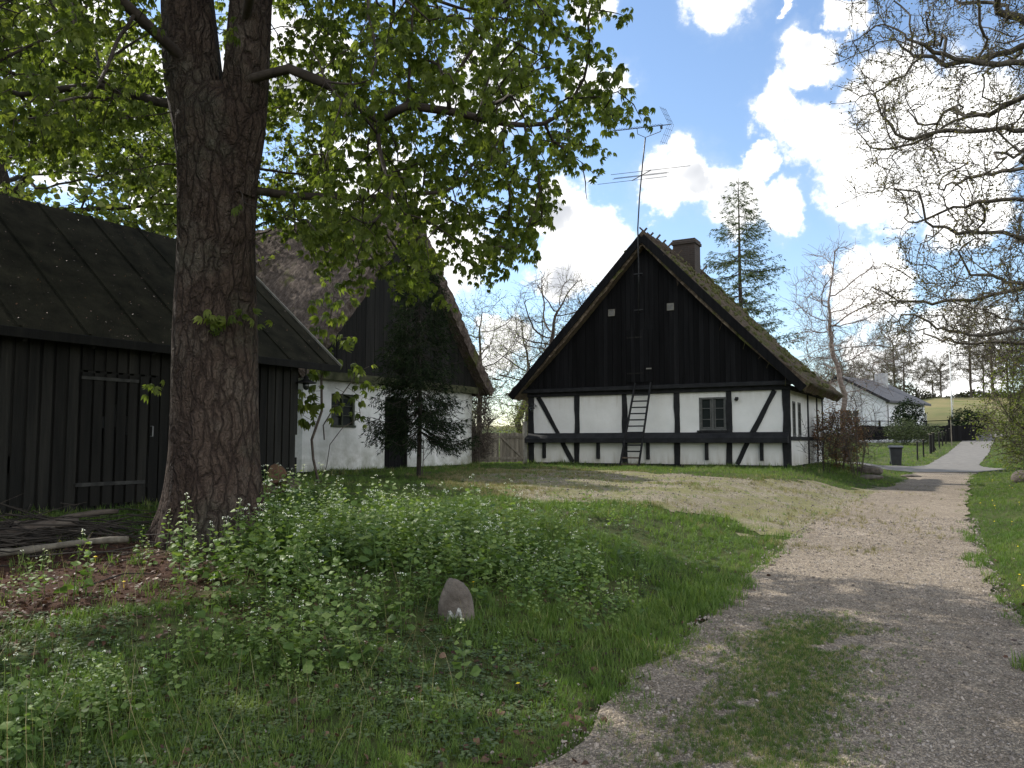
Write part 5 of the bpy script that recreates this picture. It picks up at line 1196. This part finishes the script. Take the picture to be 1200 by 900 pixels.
fallen((-5.9, 7.7, fz0+.0), (-3.95, 8.2, fz0+.12), .055, .03, 'pale split branch stretching from the pile towards the big trunk', 'grey_wood')
fallen((-6.4, 7.6, fz0+.0), (-5.3, 8.1, fz0+.1), .03, .015, 'thin fallen branch on the left edge of the mulch', 'twig')
b = MB()
for i in range(520):
    c = np.array((rng.normal(-5.6, .75), rng.normal(8.7, .55))); a = rng.normal(.25, .6); L = rng.uniform(.3, 1.3); z = gz(*c)+abs(rng.normal(0, .10)); d = np.array((math.cos(a), math.sin(a), rng.normal(0, .14)))*L/2
    m_ = np.array((c[0], c[1], z)); b.tube([m_-d, m_+rng.normal(0, .03, 3), m_+d], [.009, .007, .003], 4, cap=False)
tag(b.build('brushwood', M['twig_dk'], None), kind='stuff', label='heap of thin dry twigs in front of the shed')

# ------------------------------------------------------------------ ground cover (nobody could count it)
BLD = [(np.array(house.matrix_basis), -.1, HW+.1, -.05, HL), (np.array(barn.matrix_basis), BX0, BX1, -.0, BL), (np.array(shed.matrix_basis), SX0, SX1, .0, SD)]
def outside(X, Y, marg=0.):
    ok = np.ones(len(X), bool)
    for Mx, a, c, e, f in BLD:
        dx = X-Mx[0, 3]; dy = Y-Mx[1, 3]; lx = dx*Mx[0, 0]+dy*Mx[1, 0]; ly = dx*Mx[0, 1]+dy*Mx[1, 1]; ok &= ~((lx > a-marg) & (lx < c+marg) & (ly > e-marg) & (ly < f+marg))
    ok &= np.hypot(X-TB[0], Y-TB[1]) > .55; return ok
def scatter(n, y0, y1, power=1.7, side=1.5):
    """points in the wedge the picture looks into (and a step to each side), density falling with distance"""
    u = rng.random(n); p = 2-power
    Y = (y0**p+u*(y1**p-y0**p))**(1/p) if abs(p) > 1e-6 else y0*(y1/y0)**u
    X = rng.uniform(-1, 1, n)*(Y*.68+side); return X, Y
def mulch(X, Y):
    P = np.stack([X, Y], 1); return np.hypot((X+4.0)/2.1, (Y-7.45)/1.5)+.22*vn(P, 2.1, 3)
def blade(h=1., w=.06, lean=.35): return np.array([(-w/2, 0, 0), (w/2, 0, 0), (-w*.42, lean*.25, .5*h), (w*.42, lean*.25, .5*h), (0, lean, h)])
BF = [np.array([(0, 1, 3, 2)]), np.array([(2, 3, 4)])]
def tuft(n, seed, spread=.5, w=.07):
    Vs = []; q4 = []; q3 = []; rr = random.Random(seed)
    for i in range(n):
        a = rr.uniform(0, 6.28); v = blade(rr.uniform(.55, 1.15), w, rr.uniform(.1, .75)); Rm = np.array([[math.cos(a), -math.sin(a), 0], [math.sin(a), math.cos(a), 0], [0, 0, 1]])
        v = v @ Rm.T + np.array((rr.uniform(-1, 1)*spread, rr.uniform(-1, 1)*spread, 0)); q4.append(BF[0]+5*i); q3.append(BF[1]+5*i); Vs.append(v)
    return np.concatenate(Vs), [np.concatenate(q4), np.concatenate(q3)]
def upmats(n, tilt=.12):
    a = rng.uniform(0, 6.28, n); d = np.stack([np.cos(a), np.sin(a), rng.normal(0, tilt, n)], 1); return frames(d, unit(np.stack([rng.normal(0, tilt, n), rng.normal(0, tilt, n), np.ones(n)], 1)))
def scattered(name, protos, X, Y, size, mat, label, rnd=None, zoff=-.005, tilt=.12, kind='stuff'):
    parts = []; k = rng.integers(0, len(protos), len(X)); Z = ground(X, Y)+zoff
    for i, (pv, pf) in enumerate(protos):
        m = k == i
        if m.any(): parts.append(inst(pv, pf, np.stack([X[m], Y[m], Z[m]], 1), upmats(m.sum(), tilt), size[m], None if rnd is None else rnd[m]))
    V, Fs, r = join(parts); print(name, len(V)); return tag(link(name, arrmesh(name, V, Fs, r), mat), kind=kind, label=label)
tufts = [tuft(9, s) for s in range(6)]
X, Y = scatter(115000, 2.6, 62, 1.75)
dl = tx_l(Y)-X; dr = X-tx_r(Y); P2d = np.stack([X, Y], 1); edge = .22*vn(P2d, 2.7, 5)+.12*vn(P2d, 8., 6)
out_track = (np.maximum(dl, dr) > edge-.06); yd = yard_d(X, Y); mu = mulch(X, Y)
keepg = out_track & outside(X, Y, .02)
keepg &= (yd < 0) | (rng.random(len(X)) < np.clip(.5-.08*(X+1), .10, .5)) | (Y > 60)
keepg &= (mu > 1.0) | (rng.random(len(X)) < .10)
keepg &= ~((Y > 33) & (X > tx_l(Y)-4*(1-smooth(Y, 33, 41))) & (X < tx_r(Y)+1.3*(1-smooth(Y, 33, 41))))
keepg &= ~((Y < 12) & (dl > .7) & (rng.random(len(X)) < .8) & (vn(P2d, 1.9, 9)+.5*vn(P2d, 6, 4) > .12+.12*np.clip(X+1.5, 0, 4)))
X = X[keepg]; Y = Y[keepg]; mow = np.where((Y > 13) | (X > tx_r(Y)), .65, 1.)
# grazed/mown shorter in the yard, longer by the walls and near the camera
size = rng.uniform(.05, .115, len(X))*mow*(1+np.clip((Y-10)/30, 0, 1.0))
size *= 1+.35*vn(np.stack([X, Y], 1), .8, 2)
size = np.clip(size, .03, .2)*np.where((Y < 6) & (X < .5), .75, 1)
far = np.clip((Y-8)/25, 0, 1)
rn = np.clip(.42+.25*vn(np.stack([X, Y], 1), .9, 3)+rng.normal(0, .16, len(X))+.12*far, 0, .95)
scattered('grass', tufts, X, Y, size, G['grass'], 'rough green grass between the buildings and the gravel track', rn)
# grass strip in the middle of the track
n = 19000; Y = rng.uniform(2.6, 7.4, n); X = np.interp(Y, TY, TX)-.38+rng.normal(0, .30, n); m = (vn(np.stack([X, Y], 1), 3.6, 7)+.7*vn(np.stack([X, Y], 1), 9, 2) > -.45) & (rng.random(n) < smooth(7.3-Y, 0, 1.1)); X = X[m]; Y = Y[m]
scattered('track_grass', tufts, X, Y, rng.uniform(.012, .036, len(X)), G['grass'], 'sparse worn grass strip growing in the middle of the gravel track', np.where(rng.random(len(X)) < .22, 1., np.clip(rng.normal(.3, .25, len(X)), 0, .9)), zoff=.025, tilt=.3)
# worn dry grass on the yard and the shaded verge
n = 40000; X = rng.uniform(-5, 12, n); Y = rng.uniform(9, 28, n); yd = yard_d(X, Y); m = (yd > -.6) & (rng.random(n) < np.clip(1.15-.12*X, .15, 1)) & outside(X, Y, .02) & (vn(np.stack([X, Y], 1), 1.5, 1)+.6*vn(np.stack([X, Y], 1), 5, 1) > .0+.18*np.clip(yd, 0, 2)); X = X[m]; Y = Y[m]
scattered('dry_grass', tufts, X, Y, rng.uniform(.03, .085, len(X)), G['dry'], 'thin yellowish worn grass on the sandy yard', np.clip(rng.normal(.3, .25, len(X)), 0, 1), zoff=.015, tilt=.3)
# tall dry stalks
stv = np.array([(-.004, 0, 0), (.004, 0, 0), (.003, .06, .55), (-.003, .06, .55), (0, .17, 1.)]); X, Y = scatter(600, 3.2, 8, 1.2, 0); m = (X < -.3) & (tx_l(Y)-X > .6); X = X[m]; Y = Y[m]
scattered('dry_stalks', [(stv, BF)], X, Y, rng.uniform(.2, .5, len(X)), G['dry'], 'thin dry grass stalks standing among the weeds', np.clip(rng.normal(.6, .25, len(X)), 0, 1), tilt=.25)

# herb leaves near the ground (ground elder, ivy)
X, Y = scatter(30000, 2.8, 11, 1.5, .5); P2d = np.stack([X, Y], 1); m = (tx_l(Y)-X > .45+.35*vn(P2d, 1.7, 4)) & outside(X, Y) & (vn(P2d, 1.3, 12)+.5*vn(P2d, 4, 2)+.45*(Y < 5.5) > -.15) & ((mulch(X, Y) > .9) | (rng.random(len(X)) < .06)); X = X[m]; Y = Y[m]
hv = [];
for s in range(4):
    rr = random.Random(s); parts = []
    for i in range(5):
        a = rr.uniform(0, 6.28); d = np.array([[math.cos(a), math.sin(a), rr.uniform(-.2, .3)]]); parts.append(inst(SV, SF, np.array([[math.cos(a)*.25, math.sin(a)*.25, rr.uniform(.3, 1.1)]]), frames(d, np.array([[0, 0, 1.]])), np.array([rr.uniform(.5, .95)])))
    V_, F_, _ = join(parts); hv.append((V_, F_))
scattered('ground_herbs', hv, X, Y, rng.uniform(.016, .04, len(X)), G['herb'], 'low leafy herbs covering the shaded bank in the foreground', np.clip(.5+.3*vn(np.stack([X, Y], 1), 2, 1)+rng.normal(0, .2, len(X)), 0, 1))
# leaf litter on the mulch and at the track's edge
X, Y = scatter(26000, 3, 13, 1.2, .5); mm = mulch(X, Y); e = tx_l(Y)-X; er = X-tx_r(Y); m = ((mm < 1.25) | ((np.abs(e) < .28) & (rng.random(len(X)) < .35)) | ((np.abs(er) < .2) & (rng.random(len(X)) < .3)) | ((X < 1) & (rng.random(len(X)) < .30))) & outside(X, Y); X = X[m]; Y = Y[m]
scattered('leaf_litter', [(QV*np.array((1.2, 1, 1.5)), QF), (SV, SF)], X, Y, rng.uniform(.018, .06, len(X)), G['litter'], 'dead brown leaves on the bare soil by the big trunk', np.clip(rng.beta(1.6, 2.6, len(X)), 0, 1), zoff=.012, tilt=.5)

# flowering garlic mustard
def mustard(seed, h=1.):
    rr = random.Random(seed); L = []; Fl = []; st = MB()
    top = np.array((rr.uniform(-.08, .08), rr.uniform(-.08, .08), 1.)); st.tube([(0, 0, 0), top*.5+np.array((.02, 0, 0)), top], [.008, .006, .003], 4, cap=False)
    nl = 20
    for i in range(nl):
        t = .10+.82*i/nl; a = i*2.4+rr.uniform(-.4, .4); s = (.13*(1-t)+.05)*rr.uniform(.7, 1.25); ln = .02+.09*(1-t)
        d = np.array([[math.cos(a), math.sin(a), rr.uniform(-.5, .8)]]); p = top*t+np.array((math.cos(a)*ln, math.sin(a)*ln, .02))
        L.append(inst(SV*np.array((1.15, 1, 1)), SF, p[None], frames(d, unit(np.array([[rr.uniform(-.6, .6), rr.uniform(-.6, .6), 1.]]))), np.array([s]), np.array([rr.uniform(.3, 1) if t > .5 else rr.uniform(0, .7)])))
    for k in range(rr.choice([1, 1, 2, 3])):
        c = top+np.array((rr.uniform(-.05, .05), rr.uniform(-.05, .05), rr.uniform(-.10, .01))) if k else top
        for i in range(9):
            d = np.array([[rr.uniform(-1, 1), rr.uniform(-1, 1), rr.uniform(-.1, .7)]]); d /= np.linalg.norm(d)
            Fl.append(inst(QV*np.array((1.3, 1, 1)), QF, (c+d[0]*.014)[None], frames(d, rdir(1)), np.array([rr.uniform(.014, .024)]), np.array([rr.random()])))
    S = (np.concatenate(st.V), [np.array(st.Fq)], np.full(st.n, .4)); return join(L+[S]), join(Fl)
mus = [mustard(s) for s in range(7)]
def place_mustard(name, C, hs, label):
    C = np.asarray(C); X = C[:, 0]; Y = C[:, 1]; Z = ground(X, Y); hs = hs*rng.choice([.6, .8, 1.0, 1.2], len(hs)); k = rng.integers(0, 7, len(X)); mats = upmats(len(X), .09); A = []; B = []
    for i in range(7):
        m = k == i
        if not m.any(): continue
        for dst, pr in ((A, mus[i][0]), (B, mus[i][1])):
            V, Fs, _ = inst(pr[0], pr[1], np.stack([X[m], Y[m], Z[m]], 1), mats[m], hs[m]); base = np.tile(pr[2], m.sum()); tint = np.repeat(rng.uniform(-.2, .2, m.sum()), len(pr[0])); dst.append((V, Fs, np.clip(base+tint, 0, 1)))
    Va, Fa, ra = join(A); Vb, Fb, rb = join(B); V, Fs, r = join([(Va, Fa, ra)]); print(name, len(V))
    # one object, two materials
    na = [len(f) for f in Fs]; VV = np.concatenate([V, Vb]); FF = []; mi = []
    for f in Fs: FF.append(f); mi.append(np.zeros(len(f), int))
    for f in Fb: FF.append(f+len(V)); mi.append(np.ones(len(f), int))
    o = link(name, arrmesh(name, VV, FF, np.concatenate([r, rb]), midx=np.concatenate(mi)), [G['mustard'], G['petal']]); return tag(o, kind='stuff', label=label)
def clump(n, cx, cy, sx, sy, h0, h1): 
    p = np.stack([rng.normal(cx, sx, n), rng.normal(cy, sy, n)], 1); return p, rng.uniform(h0, h1, n)
C = [clump(270, -1.2, 8.7, .85, .75, .30, .58), clump(170, -.1, 8.0, .6, .6, .25, .5), clump(110, -2.0, 7.6, .45, .5, .35, .65), clump(60, -1.3, 6.3, .6, .3, .25, .5), clump(50, .3, 7.2, .45, .5, .15, .38), clump(42, -2.3, 4.35, .2, .28, .18, .38), clump(55, -1.35, 5.3, .4, .35, .2, .42), clump(7, -3.3, 7.9, .2, .2, .35, .6), clump(7, -3.9, 6.6, .2, .2, .3, .5), clump(90, -.8, 10.8, 1.2, .6, .2, .45), clump(40, -.4, 4.6, .9, .5, .10, .25), clump(60, -3.2, 11.8, .4, .8, .3, .6), clump(24, .7, 11.2, .8, .5, .2, .35)]
pts = np.concatenate([c[0] for c in C]); hs = np.concatenate([c[1] for c in C]); m = (tx_l(pts[:, 1])-pts[:, 0] > .5) & outside(pts[:, 0], pts[:, 1]) & (np.hypot(pts[:, 0]+.44, pts[:, 1]-6.1) > .32) & ~((np.abs(pts[:, 0]+.40) < .22) & (pts[:, 1] < 6.3) & (pts[:, 1] > 5.2))
place_mustard('garlic_mustard', pts[m], hs[m], 'white-flowering garlic mustard weeds on the bank below the big tree')
# nettles and low weeds at the walls
wp = []
for bobj, x0, x1, y0, y1, k in ((barn, .3, 8.3, -.5, -.02, 120), (house, -.1, HW+.2, -.3, -.02, 60), (shed, -9, .3, -.35, -.06, 90), (house, HW+.1, HW+1.4, 0, HL, 60)):
    for i in range(k): q = bobj.matrix_basis @ Vector((random.uniform(x0, x1), random.uniform(y0, y1), 0)); wp.append((q.x, q.y))
wp = np.array(wp); scattered('wall_weeds', hv, np.repeat(wp[:, 0], 3)+rng.normal(0, .1, len(wp)*3), np.repeat(wp[:, 1], 3)+rng.normal(0, .1, len(wp)*3), rng.uniform(.04, .10, len(wp)*3), G['herb'], 'low weeds along the foot of the walls')
wp2 = wp[rng.random(len(wp)) < .8]; scattered('wall_grass', tufts, np.repeat(wp2[:, 0], 4)+rng.normal(0, .12, len(wp2)*4), np.repeat(wp2[:, 1], 4)+rng.normal(0, .12, len(wp2)*4), rng.uniform(.08, .2, len(wp2)*4), G['grass'], 'longer unmown grass along the foot of the walls')
# dandelions
X, Y = scatter(900, 5, 34, 1.0, 0); P2d = np.stack([X, Y], 1); m = ((X-tx_r(Y) > .15) | ((tx_l(Y)-X > .3) & (rng.random(len(X)) < .12) & (yard_d(X, Y) < -.1))) & outside(X, Y) & (rng.random(len(X)) < .55); X = X[m]; Y = Y[m]
a = np.arange(8)*math.pi/4; dv = np.concatenate([np.stack([np.cos(a), np.sin(a), np.full(8, 4.)], 1), np.array([(0, 0, 4.5), (.15, 0, 0), (-.15, 0, 0)])]); df = [np.array([(8, i, (i+1) % 8) for i in range(8)]+[(8, 9, 10)])]
scattered('dandelions', [(dv, df)], X, Y, rng.uniform(.012, .02, len(X)), G['yellow'], 'yellow dandelions scattered in the grass beside the track')
# loose pebbles on the track
n = 26000; u = rng.random(n); Y = 2.6*(14/2.6)**u; X = np.interp(Y, TY, TX)+rng.uniform(-1, 1, n)*1.4; X = np.where(rng.random(n) < .06, np.interp(Y, TY, TX)+rng.normal(-.2, 1.5, n), X); yb = rng.random(n) < .12; X = np.where(yb, rng.uniform(.5, 9, n), X); Y = np.where(yb, rng.uniform(11.5, 20, n), Y); kk = ~yb | (yard_d(X, Y) > 0); X = X[kk]; Y = Y[kk]; n = len(X)
bmh = bmesh.new(); bmesh.ops.create_cube(bmh, size=1.6); cv = np.array([v.co[:] for v in bmh.verts]); cf = [np.array([[v.index for v in f.verts] for f in bmh.faces])]; bmh.free()
Z = ground(X, Y)+.026; V, Fs, r = inst(cv, cf, np.stack([X, Y, Z], 1), frames(rdir(n), rdir(n)), (rng.gamma(1.8, .0013, n)+.0018)[:, None]*np.array((1, 1.2, .7))*(1+.05*Y)[:, None])
tag(link('pebbles', arrmesh('pebbles', V, Fs, r), G['pebble']), kind='stuff', label='loose pebbles on the gravel track')

# fallen leaves, buds and moss flecks on the shed roof
n = 900; u = rng.random(n)**1.3; xx = rng.uniform(SX0, SX1+.8, n); P = np.stack([xx, e0[0]+(rr_roof[0]-e0[0])*u, e0[1]+.07+(rr_roof[1]-e0[1])*u+.005], 1)
Mx = np.array(shed.matrix_basis); Pw = P @ Mx[:3, :3].T+Mx[:3, 3]
V, Fs, r = inst(QV, QF, Pw, frames(rdir(n), unit(rdir(n)*.3+np.array((.4, -.25, .8)))), rng.uniform(.012, .035, n)); tag(link('roof_litter', arrmesh('roof_litter', V, Fs, r*.7), G['litter']), kind='stuff', label='dead leaves and bud scales lying on the shed roof')
